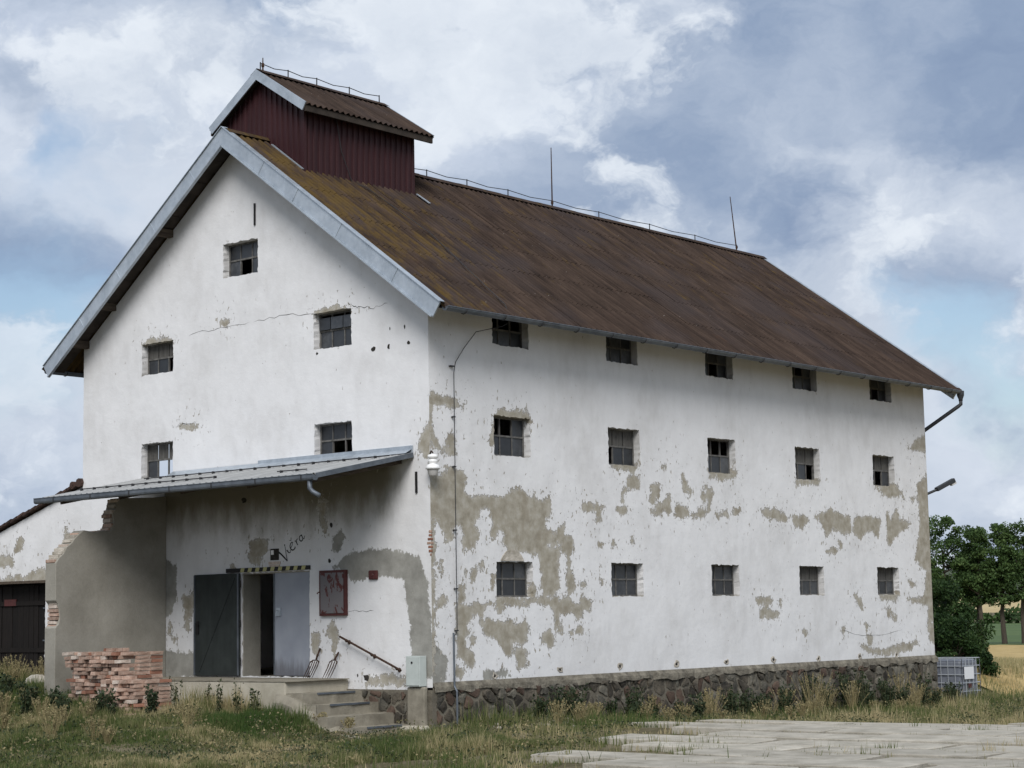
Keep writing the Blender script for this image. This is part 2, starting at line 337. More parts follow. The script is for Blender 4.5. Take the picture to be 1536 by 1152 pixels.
PEEL_LONG=[[(-0.03,4.58),(0.31,4.62),(0.51,4.77),(0.89,4.72),(1.03,4.54),(0.95,4.35),(1.19,4.22),(1.55,4.28),(1.83,4.24),(2.12,4.28),(2.34,4.40),(2.60,4.46),(2.90,4.30),(3.20,4.24),(3.54,4.28),(3.53,4.01),(3.37,3.81),(3.33,3.66),(3.60,3.57),(3.95,3.78),(3.98,3.58),(4.22,3.49),(4.25,3.39),(4.09,3.21),(3.85,3.21),(3.90,3.43),(3.43,3.35),(3.20,3.20),(2.98,3.22),(2.24,3.26),(2.03,3.42),(2.14,3.54),(1.92,3.70),(1.85,3.47),(1.70,3.49),(1.75,3.77),(1.72,4.03),(1.40,4.04),(1.40,3.92),(1.18,3.73),(1.32,3.62),(1.31,3.43),(1.14,3.27),(0.89,3.24),(0.93,3.52),(0.73,3.74),(0.56,3.62),(0.59,3.44),(0.42,3.39),(0.35,3.60),(0.26,3.78),(0.09,3.75),(-0.04,3.79)],
 [(3.21,3.33),(3.84,3.31),(3.71,3.07),(3.74,2.67),(3.77,2.51),(3.52,2.36),(3.27,2.33),(3.23,2.59),(3.24,2.93),(3.17,3.17)],
 [(3.93,3.34),(4.23,3.35),(4.09,3.13),(4.25,2.67),(4.20,2.43),(4.05,2.38),(3.99,2.59),(4.06,2.86),(4.05,3.13)],
 [(2.94,2.33),(3.27,2.30),(3.60,2.30),(4.02,2.31),(4.32,2.16),(4.54,2.35),(4.80,2.24),(4.75,2.11),(4.49,2.08),(4.48,1.90),(4.31,1.90),(4.23,2.06),(3.89,2.06),(3.71,1.96),(3.83,1.61),(3.66,1.64),(3.59,2.04),(3.47,2.17),(3.18,2.23),(2.93,2.25)],
 [(1.84,2.32),(2.94,2.32),(2.85,2.20),(2.61,2.18),(2.09,2.21),(2.00,2.05),(1.85,2.03)],
 [(0.69,2.19),(1.50,2.21),(1.50,2.06),(1.15,1.99),(1.00,1.81),(1.07,1.66),(0.92,1.64),(0.87,1.39),(1.14,1.29),(1.13,1.09),(0.91,1.12),(0.72,1.25),(0.67,1.55)],
 [(1.38,1.88),(1.57,1.93),(1.84,1.85),(2.20,1.87),(2.43,1.77),(2.68,1.89),(2.76,1.76),(2.71,1.55),(2.58,1.40),(2.43,1.51),(2.26,1.44),(2.26,1.26),(2.06,1.21),(1.95,1.44),(1.64,1.58),(1.45,1.68)],
 [(2.30,1.36),(2.66,1.27),(2.77,1.04),(2.45,0.97)],
 [(3.20,1.60),(3.45,1.67),(3.57,1.49),(3.48,1.36),(3.20,1.44)],
 [(2.20,3.34),(3.01,3.35),(2.96,3.17),(2.72,3.22),(2.20,3.24)],
 [(0.79,2.51),(0.94,2.51),(0.86,2.24),(0.74,2.24)],
 [(1.13,2.84),(1.29,2.92),(1.21,2.64),(1.11,2.69)],
 [(0.25,2.34),(0.37,2.34),(0.37,2.17),(0.17,2.17)],
 [(0.20,2.96),(0.31,2.96),(0.31,2.79)],
 [(0.94,2.84),(1.06,2.82),(0.96,2.72)],
 [(1.37,2.97),(1.44,2.97),(1.40,2.82)],
 [(1.50,2.29),(1.70,2.23),(1.54,2.18)],
 [(1.07,1.56),(1.18,1.53),(1.10,1.44)],
 [(0.59,1.08),(0.90,0.97),(0.79,0.85),(0.58,0.86)],
 [(4.09,1.63),(4.46,1.73),(4.45,1.63),(4.13,1.59)],
 [(1.71,2.74),(1.75,2.74),(1.72,2.51)],
 [(4.47,2.62),(4.62,2.59),(4.51,2.54)],
 [(5.13,2.68),(5.20,2.68),(5.17,2.57)],
 [(2.94,2.62),(3.02,2.46),(2.94,2.38)],
 [(5.52,5.15),(6.58,5.16),(6.40,5.05),(6.27,4.94),(6.10,5.01),(5.68,5.02)],
 [(6.09,4.75),(6.27,4.86),(6.53,4.93),(6.52,4.61),(6.39,4.66),(5.95,4.49),(5.95,4.28),(5.88,4.28),(5.94,4.57),(6.07,4.62)],
 [(6.93,4.68),(7.22,4.75),(7.21,4.48),(7.03,4.37),(6.94,4.37)],
 [(7.20,4.33),(7.43,4.39),(7.59,4.60),(7.65,4.34),(7.66,4.13),(7.46,4.18),(7.38,4.28),(7.28,4.08),(7.08,4.11)],
 [(7.80,4.21),(8.10,4.30),(8.37,4.21),(8.32,4.10),(8.04,4.04),(7.82,4.08)],
 [(8.44,4.15),(8.60,4.13),(8.79,4.27),(8.95,4.20),(8.78,4.04),(8.69,4.13),(8.50,4.04)],
 [(8.11,5.02),(8.29,4.82),(8.35,4.66),(8.16,4.67)],
 [(9.03,4.77),(9.33,4.64),(9.21,4.50),(9.12,4.23),(9.02,4.17),(9.13,4.45),(9.02,4.52)],
 [(9.17,5.14),(10.24,5.16),(10.20,5.02),(9.54,4.95),(9.21,5.02)],
 [(9.40,4.18),(9.74,4.23),(9.86,4.14),(9.45,4.12)],
 [(10.09,4.29),(10.34,4.29),(10.25,4.17),(10.06,4.17)],
 [(4.59,4.24),(5.24,4.21),(5.14,3.91),(5.06,3.89),(5.07,4.10),(4.58,4.08)],
 [(5.73,4.18),(6.07,4.21),(6.07,4.11),(5.89,4.05)],
 [(6.78,4.22),(6.97,4.15),(6.93,4.12)],
 [(8.37,4.69),(8.46,4.61),(8.38,4.47)],
 [(8.80,4.49),(8.90,4.60),(8.97,4.44)],
 [(11.24,4.32),(11.55,4.33),(11.73,4.17),(11.39,4.17)],
 [(7.42,5.10),(7.55,5.18),(7.50,5.08)],
 [(7.85,4.35),(8.03,4.33),(7.96,4.27)],
 [(5.08,3.45),(5.20,3.41),(5.12,3.35)],
 [(5.54,3.49),(5.62,3.46),(5.55,3.39)],
 [(6.19,3.55),(6.29,3.50),(6.27,3.44)],
 [(11.59,4.22),(11.78,4.37),(12.30,4.19),(12.30,4.09),(11.63,4.12)],
 [(12.49,4.20),(13.32,4.17),(13.02,3.96),(12.66,3.98)],
 [(13.56,4.20),(14.29,4.40),(15.21,4.22),(15.24,3.91),(14.93,3.83),(14.54,3.90),(14.35,3.94),(14.05,3.76),(13.93,4.09)],
 [(15.36,4.20),(16.18,4.30),(16.69,4.21),(16.55,3.73),(16.31,3.94),(15.95,3.93),(15.73,3.72),(15.53,3.77),(15.34,3.97)],
 [(17.03,4.48),(17.22,4.22),(17.57,4.50),(17.65,4.24),(18.30,4.17),(17.62,3.89),(17.29,3.75),(17.06,3.53),(17.04,3.90)],
 [(18.76,4.37),(19.34,4.55),(19.37,3.02),(18.86,2.99),(18.44,3.23),(18.53,3.66),(18.72,3.88)],
 [(18.31,6.12),(18.83,6.40),(19.35,6.54),(19.35,6.10),(18.64,6.11)],
 [(18.67,5.19),(19.31,5.49),(19.34,4.55),(18.76,4.32)],
 [(17.91,2.27),(18.79,2.21),(18.97,2.97),(19.36,2.97),(19.35,1.66),(18.96,1.62),(19.00,2.05),(18.12,2.19)],
 [(15.52,1.08),(16.53,0.97),(18.47,1.14),(17.79,0.92),(16.73,0.86),(15.91,0.93)],
 [(10.85,2.25),(11.38,2.32),(11.55,2.17),(10.93,2.15)],
 [(11.05,1.96),(11.28,2.10),(11.80,1.91),(11.61,1.81),(11.09,1.87)],
 [(12.78,5.10),(13.86,5.12),(13.80,5.01),(12.82,4.99)],
 [(16.46,5.15),(17.62,5.14),(17.76,4.88),(17.17,4.83),(16.86,4.90)],
 [(16.49,2.36),(17.49,2.36),(17.26,2.19),(16.63,2.22)],
 [(15.27,2.35),(15.61,2.22),(15.59,2.02),(15.40,2.12)],
 [(16.77,2.01),(17.03,1.96),(16.91,1.77)],
 [(15.71,1.63),(15.96,1.55),(15.85,1.48)],
 [(18.95,1.51),(19.37,1.50),(19.33,1.07),(19.02,1.13)],
 [(14.58,3.67),(14.82,3.60),(14.71,3.47)],
 [(14.02,3.38),(14.32,3.45),(14.60,3.39),(14.31,3.37)],
 [(17.08,1.88),(17.33,1.74),(17.22,1.67)],
 [(14.66,1.57),(14.74,1.52),(14.66,1.35)],
 [(12.85,1.48),(13.02,1.45),(12.94,1.36)],
 [(11.82,2.24),(11.95,2.24),(11.90,2.12)],
 [(17.53,4.07),(17.87,4.29),(17.75,4.13)],
 [(17.95,2.69),(18.33,2.64),(18.15,2.53)],
 [(15.79,1.35),(16.09,1.30),(16.02,1.09),(15.87,1.09)],
 [(18.31,4.85),(18.52,4.83),(18.41,4.74)],
 [(17.61,5.04),(17.88,4.94),(17.97,4.78),(17.71,4.93)],
 [(0.00,6.14),(0.41,6.13),(0.82,6.03),(0.79,5.94),(0.59,5.95),(0.27,5.99),(0.09,5.92),(0.06,5.49),(0.21,5.25),(0.39,5.05),(0.01,5.21),(-0.03,5.48)],
 [(0.46,5.27),(0.58,5.40),(0.69,5.40),(0.68,5.03),(0.50,5.02)],
 [(1.83,5.84),(2.05,5.98),(2.84,5.99),(2.96,5.83),(2.78,5.74),(1.87,5.71)],
 [(1.78,5.72),(1.87,5.76),(1.84,5.31),(1.77,5.34)],
 [(0.91,6.02),(1.05,6.05),(0.96,5.97)],
 [(0.02,4.77),(0.13,4.78),(0.04,0.95),(-0.05,0.95)]]
CEM_LONG=[[(-0.19,1.42),(-0.01,1.52),(0.39,1.18),(0.34,0.82),(-0.02,0.68),(-0.20,0.69)],
 [(1.43,0.93),(2.09,0.93),(2.25,0.82),(1.43,0.78)]]
PEEL_GABLE=[[(-4.99,3.59),(-4.74,3.61),(-4.52,3.58),(-4.52,3.35),(-4.70,3.24),(-4.74,3.05),(-4.80,3.25),(-4.91,3.11),(-5.02,3.25)],
 [(-7.12,2.50),(-6.74,2.52),(-6.78,2.22),(-6.94,2.05),(-6.89,1.82),(-7.03,1.88),(-7.03,2.22)],
 [(-3.17,1.70),(-3.00,1.73),(-3.06,1.27),(-3.19,1.30)],
 [(-2.80,1.70),(-2.64,1.95),(-2.48,1.53),(-2.60,1.22),(-2.65,1.56)],
 [(-2.96,4.27),(-2.80,4.26),(-2.84,3.72),(-2.96,3.84)],
 [(-1.66,0.81),(-1.21,0.91),(-0.64,0.83),(-0.64,0.74),(-1.73,0.74)],
 [(-0.29,5.23),(0.01,5.55),(0.30,5.53),(0.29,4.93),(-0.14,4.96)],
 [(-5.59,3.10),(-5.46,3.07),(-5.47,2.93),(-5.59,2.93)],
 [(-7.57,1.97),(-7.48,1.94),(-7.52,1.71)],
 [(-7.47,1.65),(-7.34,1.62),(-7.40,1.53)],
 [(-5.94,8.21),(-5.63,8.20),(-5.69,8.09),(-5.90,8.10)],
 [(-7.27,6.10),(-6.58,6.10),(-6.64,6.02)],
 [(-3.12,8.04),(-2.74,8.10),(-2.18,8.06),(-2.05,7.94),(-2.55,7.98),(-3.05,7.93)],
 [(-8.51,8.00),(-8.08,8.07),(-7.63,8.02),(-7.45,7.95),(-8.08,7.96)]]
CEM_GABLE=[[(-2.62,2.96),(-2.08,3.26),(-1.18,3.28),(-0.31,3.09),(-0.11,2.62),(0.01,1.39),(0.00,0.89),(-0.49,0.88),(-0.52,1.29),(-0.55,1.96),(-0.68,2.69),(-1.19,2.78),(-2.08,2.70),(-2.23,2.86)],
 [(-7.75,1.39),(-7.38,1.33),(-6.69,1.35),(-6.62,0.85),(-7.74,0.84)],
 [(-7.71,3.29),(-7.35,3.16),(-7.32,2.58),(-7.43,2.23),(-7.70,2.06)],
 [(-2.61,3.55),(-2.38,3.70),(-2.29,3.54),(-2.46,3.27),(-2.63,3.33)]]
# ------------------------------------------------------------ ground
def hgt(x, y):
    x = np.asarray(x, float); y = np.asarray(y, float)
    base = np.interp(y, [-60, -30, -15, -8, -1, 1.5, 5, 10, 19, 40, 100, 200, 420, 900, 1600, 4000], [.5, .25, -.05, -.17, -.13, -.06, -.22, -.40, -.52, -.75, -1.3, -1.8, -1.6, -1, 6, 20])
    left = np.interp(x, [-30, -12, -8, -6, -3.2, -2.0, -1.0, -.2, .6, 3], [.95, .70, .48, .30, .20, .15, .02, -.13, -.15, -.16])
    w = np.clip((y+9.5)/6.5, 0, 1); w = w*w*(3-2*w)
    wl = np.clip((.3-x)/1.5, 0, 1)*np.clip((60-y)/40, 0, 1)
    z = base*(1-wl*w)+left*wl*w
    return z
def bumps(x, y): return .03*np.sin(x*1.9+y*.7)*np.sin(y*2.3-x*.4)+.02*np.sin(x*4.7+1)*np.sin(y*5.1)
def gz(x, y): return float(hgt(x, y)+bumps(x, y))
xs = np.concatenate([[-4000, -1500, -600, -250, -120, -60, -35], np.arange(-22, 18.01, .3), [24, 35, 60, 120, 300, 900, 4000]])
ys = np.concatenate([[-300, -120, -60, -35, -22], np.arange(-15, 26.01, .3), [32, 40, 55, 75, 100, 150, 200, 260, 330, 420, 600, 900, 1600, 4000]])
X, Y = np.meshgrid(xs, ys); fade = ((X > -22) & (X < 18) & (Y > -15) & (Y < 26)).astype(float)
Z = hgt(X, Y)+bumps(X, Y)*fade
V = np.stack([X, Y, Z], -1).reshape(-1, 3); nx = len(xs)
F = [(j*nx+i, j*nx+i+1, (j+1)*nx+i+1, (j+1)*nx+i) for j in range(len(ys)-1) for i in range(nx-1)]
g = MB(); g.add(V.tolist(), F); structure(g.obj('ground', M['ground'], smooth=True))
def sheet(name, x0, x1, y0, y1, n, m, off, material, rough=0.0):
    b = MB(); A = np.linspace(x0, x1, n); B = np.linspace(y0, y1, m); P = [(a, c, float(hgt(a, c))+off+rough*random.uniform(-1, 1)) for c in B for a in A]
    b.add(P, [(j*n+i, j*n+i+1, (j+1)*n+i+1, (j+1)*n+i) for j in range(m-1) for i in range(n-1)])
    return structure(b.obj(name, material, smooth=True))
sheet('wheat_field', -130, 60, 23, 139, 150, 110, .08, M['wheat'], .05)
sheet('meadow', -400, 200, 143, 420, 60, 40, .03, M['meadow'])
# far hills
b = MB(); n = 60
for i in range(n+1):
    x = -1900+i*50
    b.v += [(x, 900, -6), (x, 1250, 13+5*math.sin(i*.5)), (x, 1700, 34+10*math.sin(i*.31+1)+5*math.sin(i*.9))]
b.f = [(i*3+j, i*3+3+j, i*3+4+j, i*3+1+j) for i in range(n) for j in range(2)]; b.m = [0]*len(b.f)
structure(b.obj('far_hill', M['hill'], smooth=True))
b = MB()
for i in range(13):
    x = -760+i*40; b.v += [(x, 955, -1.6), (x, 1110, 9.2+.4*math.sin(i*1.7))]
b.f = [(i*2, i*2+2, i*2+3, i*2+1) for i in range(12)]; b.m = [0]*12
structure(b.obj('far_ripe_field', M['hayfield'], smooth=True))

# concrete slab paving: each slab a piece of its own
pave = structure(MB().add([(2.2, -7, -.5), (2.3, -7, -.5), (2.3, -6.9, -.5)], [(0, 1, 2)]).obj('slab_pavement', M['ground']))
def slab(cx, cy, lx, ly, rot):
    b = MB(); n = 8; pts = []
    for ex, ey in ((-1, -1), (1, -1), (1, 1), (-1, 1)): pts.append((ex*lx/2, ey*ly/2))
    ring = []
    for a, c in zip(pts, pts[1:]+pts[:1]):
        for q in range(4):
            f = q/4; jit = .02 if q else .04
            ring.append((a[0]+(c[0]-a[0])*f+random.uniform(-jit, jit), a[1]+(c[1]-a[1])*f+random.uniform(-jit, jit)))
    co, si = math.cos(rot), math.sin(rot); tx, ty = random.uniform(-.008, .008), random.uniform(-.010, .010); dz = random.uniform(.0, .03)
    W2 = [(cx+co*p[0]-si*p[1], cy+si*p[0]+co*p[1]) for p in ring]; zc = float(hgt(cx, cy)); m = len(ring)
    top = [(p[0], p[1], float(hgt(p[0], p[1]))*.6+zc*.4+.09+dz+q[0]*tx+q[1]*ty) for p, q in zip(W2, ring)]
    ins = [(cx+(p[0]-cx)*.985, cy+(p[1]-cy)*.985, p[2]+.012) for p in top]
    b.add([(p[0], p[1], p[2]-.16) for p in top]+top+ins, [(i, (i+1) % m, m+(i+1) % m, m+i) for i in range(m)]+[(m+i, m+(i+1) % m, 2*m+(i+1) % m, 2*m+i) for i in range(m)]+[tuple(range(2*m, 3*m))])
    b.obj('slab', M['slab'], pave)
def paved(x, y): return (x > 3.4+np.maximum(0, 2-y)*.52) & (y < 6.2+np.maximum(0, x-5)*.8)
for j in range(26):
    for i in range(7):
        cx = 3.2+i*3.06+(j % 2)*1.3+random.uniform(-.05, .05); cy = -7.2+j*1.06
        if not paved(cx-.5, cy-.2) or not paved(cx, cy+.5) or random.random() < .10: continue
        slab(cx, cy, 2.90, .92, random.uniform(-.012, .012)+.02)

# ------------------------------------------------------------ the granary
WD, LN, XR = 10.56, 19.24, -5.28
SL = .727; RZ = 12.10
def rz(x): return RZ-SL*abs(x-XR)
GR = thing('granary', 'white plastered granary with brown corrugated roof and red ridge cupola', 'building')
def sdf(polys, P):
    """signed distance (inside positive) of points P to the union of polygons"""
    best = np.full(len(P), -9.0)
    for poly in polys:
        q = np.array(poly); mn = q.min(0)-1.0; mx = q.max(0)+1.0
        idx = np.where((P[:, 0] > mn[0]) & (P[:, 0] < mx[0]) & (P[:, 1] > mn[1]) & (P[:, 1] < mx[1]))[0]
        if not len(idx): continue
        p = P[idx]; d = np.full(len(p), 1e9); ins = np.zeros(len(p), bool)
        for a, c in zip(q, np.roll(q, -1, 0)):
            e = c-a; L2 = e@e
            if L2 < 1e-9: continue
            tt = np.clip(((p-a)@e)/L2, 0, 1); d = np.minimum(d, np.hypot(*(p-(a+tt[:, None]*e)).T))
            cond = (a[1] > p[:, 1]) != (c[1] > p[:, 1])
            with np.errstate(divide='ignore', invalid='ignore'):
                ins ^= cond & (p[:, 0] < (c[0]-a[0])*(p[:, 1]-a[1])/(c[1]-a[1])+a[0])
        best[idx] = np.maximum(best[idx], np.where(ins, d, -d))
    return np.clip(best, -.8, .3)
def lines(a, b, step, extra):
    e = sorted(set([a, b]+[round(v, 4) for v in extra if a < v < b])); out = []
    for p, q in zip(e, e[1:]):
        n = max(1, round((q-p)/step)); out += [p+(q-p)*i/n for i in range(n)]
    return np.array(out+[b])
def wall(name, P3, inward, u0, u1, z0, z1, ops, peel, cem, grime_shade, step=.06, top=None, jit=.008, parent=GR, material='plaster'):
    """P3(u,z,d) -> world, d metres behind the face. ops: (u0,u1,z0,z1,depth)"""
    us = lines(u0, u1, step, [v for o in ops for v in o[:2]]); zs = lines(z0, z1, step, [v for o in ops for v in o[2:4]])
    nu, nz = len(us), len(zs); U, Zz = np.meshgrid(us, zs); UV = np.stack([U.ravel(), Zz.ravel()], -1).copy()
    live = np.ones((nz-1, nu-1), bool); cu = (us[:-1]+us[1:])/2; cz = (zs[:-1]+zs[1:])/2
    for o in ops: live[np.ix_((cz > o[2]) & (cz < o[3]), (cu > o[0]) & (cu < o[1]))] = False
    orig = UV.copy()
    for o in ops:
        on_ = (np.abs(np.clip(orig[:, 0], o[0], o[1])-orig[:, 0]) < 1e-4) & (np.abs(np.clip(orig[:, 1], o[2], o[3])-orig[:, 1]) < 1e-4)
        k = on_.sum(); UV[on_] += rng.normal(0, jit, (k, 2))
    if top is not None:
        tz = top(orig[:, 0]); 
        allab = (orig[:, 1] >= tz-1e-6).reshape(nz, nu)
        live &= ~(allab[:-1, :-1] & allab[:-1, 1:] & allab[1:, :-1] & allab[1:, 1:])
        UV[:, 1] = np.minimum(UV[:, 1], tz)
    V = [P3(a, c, 0) for a, c in UV]; F = []
    for j, i in zip(*np.where(live)):
        q = (j*nu+i, j*nu+i+1, (j+1)*nu+i+1, (j+1)*nu+i); F.append(q if not inward else q[::-1])
    face_n = len(F); extra_uv = []
    for o in ops:
        ii = [k for k, v in enumerate(us) if o[0]-1e-4 <= v <= o[1]+1e-4]; jj = [k for k, v in enumerate(zs) if o[2]-1e-4 <= v <= o[3]+1e-4]
        loop = [jj[0]*nu+i for i in ii]+[j*nu+ii[-1] for j in jj[1:]]+[jj[-1]*nu+i for i in ii[-2::-1]]+[j*nu+ii[0] for j in jj[-2:0:-1]]
        for d0, d1 in ((0, o[4]),):
            fr = []; bk = []
            for q in loop:
                fr.append(len(V)); V.append(P3(*UV[q], 0)); extra_uv.append(tuple(UV[q]))
            for q in loop:
                bk.append(len(V)); V.append(P3(*orig[q], o[4])); extra_uv.append((UV[q][0], UV[q][1]))
            for a in range(len(loop)):
                c = (a+1) % len(loop); F.append((fr[a], fr[c], bk[c], bk[a]) if inward else (fr[c], fr[a], bk[a], bk[c]))
    allp = np.concatenate([UV, np.array(extra_uv).reshape(-1, 2)]) if extra_uv else UV
    me = bpy.data.meshes.new(name); me.from_pydata(V, [], F); me.materials.append(M[material])
    gr_ = grime_shade(allp); gr_[len(UV):] += .42          # dusty reveals, their shade put into the colour
    for nm, arr in (('peel', sdf(peel, allp)), ('cement', sdf(cem, allp)), ('grime_shade', gr_)):
        at = me.attributes.new(nm, 'FLOAT', 'POINT'); at.data.foreach_set('value', np.asarray(arr, np.float32))
    me.update(); return link(name, me, parent)
# openings on the long wall: row z-ranges, five windows each
LOW, MID, TOP_ = (2.34, 3.03), (5.09, 5.87), (7.27, 7.92)
WU = [(1.8446+3.6448*i, 1.8446+3.6448*i+1.0995) for i in range(5)]
DEP = .20
opsL = [(a, c, *z, DEP) for z in (LOW, MID, TOP_) for a, c in WU]
gxa, gxb = (-8.51, -7.455), (-3.115, -2.055)
opsG = [(*gxa, 7.30, 7.98, DEP), (*gxb, 7.30, 8.03, DEP), (*gxa, 5.06, 5.81, DEP), (*gxb, 5.12, 5.81, DEP), (-5.84, -4.76, 9.10, 9.82, DEP), (-5.25, -3.27, .86, 2.94, .47)]
def under_sills(p, ops):
    g_ = np.zeros(len(p))
    for o in ops[:15]:
        du = np.maximum(np.maximum(o[0]-.05-p[:, 0], p[:, 0]-o[1]-.05), 0); dz = o[2]-p[:, 1]
        g_ = np.maximum(g_, .34*np.exp(-(du/.08)**2)*np.exp(-np.clip(dz, 0, 9)/.45)*(dz > -.02))
    return g_
def grime_toneL(p): return under_sills(p, opsL)+np.clip(.30-.5*(p[:, 1]-.7), 0, .3)+.25*np.clip((p[:, 1]-7.3)/.8, 0, 1)+.22*np.clip((p[:, 0]-17.8)/1.4, 0, 1)  # dirt under sills and at foot; darker towards the top and far end
def grime_shadeG(p):
    c = np.clip((p[:, 1]-3.1)/1.5, 0, 1)*(p[:, 1] < 4.95)*(p[:, 0] > -7.7)*np.clip((-.35-p[:, 0])/.9, 0, 1)  # brown stains plus the canopy's shade put into the colour
    return under_sills(p, opsG[:5])*.7+1.0*c+np.clip(.3-.3*(p[:, 1]-.8), 0, .3)+.10*np.clip((p[:, 1]-9)/2, 0, 1)  # dirt below sills and at the foot; darker towards the apex
wall('long_wall', lambda u, z, d: (-d, u, z), False, 0, LN, .70, 8.05, opsL, PEEL_LONG, CEM_LONG, grime_toneL)
wall('gable_wall', lambda u, z, d: (u, d, z), False, -WD, 0, .0, 11.9, opsG, PEEL_GABLE, CEM_GABLE, grime_shadeG, top=lambda u: RZ-SL*np.abs(u-XR)-.14)
# back walls (hidden from the front) and inside floor
wall('west_wall', lambda u, z, d: (-WD+d, u, z), True, 0, LN, 0, 8.05, [(1.7, 3.1, 5.25, 6.15, .3)], [], [], lambda p: np.zeros(len(p)), step=.8)
wall('north_wall', lambda u, z, d: (u, LN-d, z), True, -WD, 0, 0, 11.9, [], [], [], lambda p: np.zeros(len(p)), step=.44, top=lambda u: RZ-SL*np.abs(u-XR)-.14)
b = MB(); b.box(-WD+.02, -.02, .02, LN-.02, .70, .845); b.obj('floor', M['step_concrete'], GR)
b = MB()
for s in (-1, 1):
    v = [(XR, .03, RZ-.12), (XR+s*5.25, .03, rz(XR+s*5.25)-.12), (XR+s*5.25, LN-.03, rz(XR+s*5.25)-.12), (XR, LN-.03, RZ-.12)]
    b.add(v, [(0, 1, 2, 3)])
b.obj('light_block_deck', M['soffit'], GR)  # unseen deck added to keep light out of the interior

# windows: steel frame with six panes set back in the opening
def window(P, w, h, broken=(), upper='glass', lower='glass', tilt=False, flip=1):
    """P(u,z,d): u 0..w, z 0..h, d behind wall face"""
    dd = DEP-.035; b = MB()
    def bx(u0, u1, z0, z1, d0, d1, bb):
        c = [P(u, z, d) for d in (d0, d1) for z in (z0, z1) for u in (u0, u1)]
        bb.add(c, [(0, 1, 3, 2), (4, 6, 7, 5), (0, 4, 5, 1), (2, 3, 7, 6), (0, 2, 6, 4), (1, 5, 7, 3)])
    ft = .035
    bx(0, w, 0, ft, dd, dd+.05, b); bx(0, w, h-ft, h, dd, dd+.05, b); bx(0, ft, ft, h-ft, dd, dd+.05, b); bx(w-ft, w, ft, h-ft, dd, dd+.05, b)
    zm = h*.52; bx(ft, w-ft, zm-.017, zm+.017, dd-.002, dd+.045, b)
    for q in (1, 2):
        u = w*q/3; 
        bx(u-.011, u+.011, ft, zm-.017, dd+.003, dd+.04, b)
        if upper == 'glass': bx(u-.011, u+.011, zm+.017, h-ft, dd+.003, dd+.04, b)
    f = b.obj('window', M['frame'], GR)
    for r_, (za, zb) in enumerate(((ft, zm-.017), (zm+.017, h-ft))):
        for q in range(3):
            if (r_, q) in broken: continue
            u0 = w*q/3+(.011 if q else ft); u1 = w*(q+1)/3-(.011 if q < 2 else ft)
            pb = MB(); mt = upper if r_ else lower
            e = random.uniform(-.006, .006)
            if tilt and r_: bx(u0, u1, za, zb-.06, dd-.04, dd-.03, pb)
            else: bx(u0, u1, za, zb, dd+.018+e*.5, dd+.024+e*.5, pb)
            pb.obj('pane', M[mt], f)
for k, z in enumerate((LOW, MID, TOP_)):
    for i, (a, c) in enumerate(WU):
        br = {(1, 0): ((1, 0), (1, 1)), (1, 1): ((0, 0),), (1, 2): ((1, 0), (1, 1), (1, 2)), (1, 3): ((0, 2),), (1, 4): ((0, 1),), (0, 0): (), (2, 0): ((1, 0), (1, 1), (1, 2)), (2, 2): ((0, 1),), (2, 3): ((1, 1),), (2, 4): ((0, 1),)}.get((k, i), ())
        up_ = 'board' if (k, i) in ((0, 3), (0, 4), (1, 1), (1, 3), (1, 4)) else 'glass'
        window(lambda u, zz, d, a=a, z=z: (-d, a+u, z[0]+zz), c-a, z[1]-z[0], br, up_)
for n_, o in enumerate(opsG[:5]):
    br = [((0, 2),), (), ((0, 1), (0, 2)), ((0, 1), (0, 2)), ((0, 1),)][n_]
    window(lambda u, zz, d, o=o: (o[0]+u, d, o[2]+zz), o[1]-o[0], o[3]-o[2], br, 'board' if n_ in (0, 2) else 'glass', tilt=(n_ == 1))

# ---- stone plinth
b = MB(); b.box(-.44, .030, .0, LN+.03, -1.0, .685); b.box(-2.2, .030, -.05, -.0015, -1.0, .64)
PL = b.obj('plinth', M['mortar'], GR)
b = MB(); LW = [random.uniform(-.02, .07) for _ in range(97)]; LQ = [random.uniform(-.03, .03) for _ in range(97)]
for i in range(96):   # sloped mortar ledge with uneven edge
    y0, y1 = LN*i/96, LN*(i+1)/96
    r0, r1 = LW[i], LW[i+1]; b.add([(.001, y0, .775), (.001, y1, .775), (.06+LQ[i+1], y1, .69+LQ[i+1]*.6), (.06+LQ[i], y0, .69+LQ[i]*.6), (.07+LQ[i], y0, .62-r0), (.07+LQ[i+1], y1, .62-r1)], [(0, 3, 2, 1), (3, 4, 5, 2)])
b.obj('mortar_ledge', M['ledge'], GR)
def clip(poly, px, py, nx_, ny_):
    out = []
    for a, c in zip(poly, poly[1:]+poly[:1]):
        da = (a[0]-px)*nx_+(a[1]-py)*ny_; dc = (c[0]-px)*nx_+(c[1]-py)*ny_
        if da <= 0: out.append(a)
        if da*dc < 0: f = da/(da-dc); out.append((a[0]+(c[0]-a[0])*f, a[1]+(c[1]-a[1])*f))
    return out
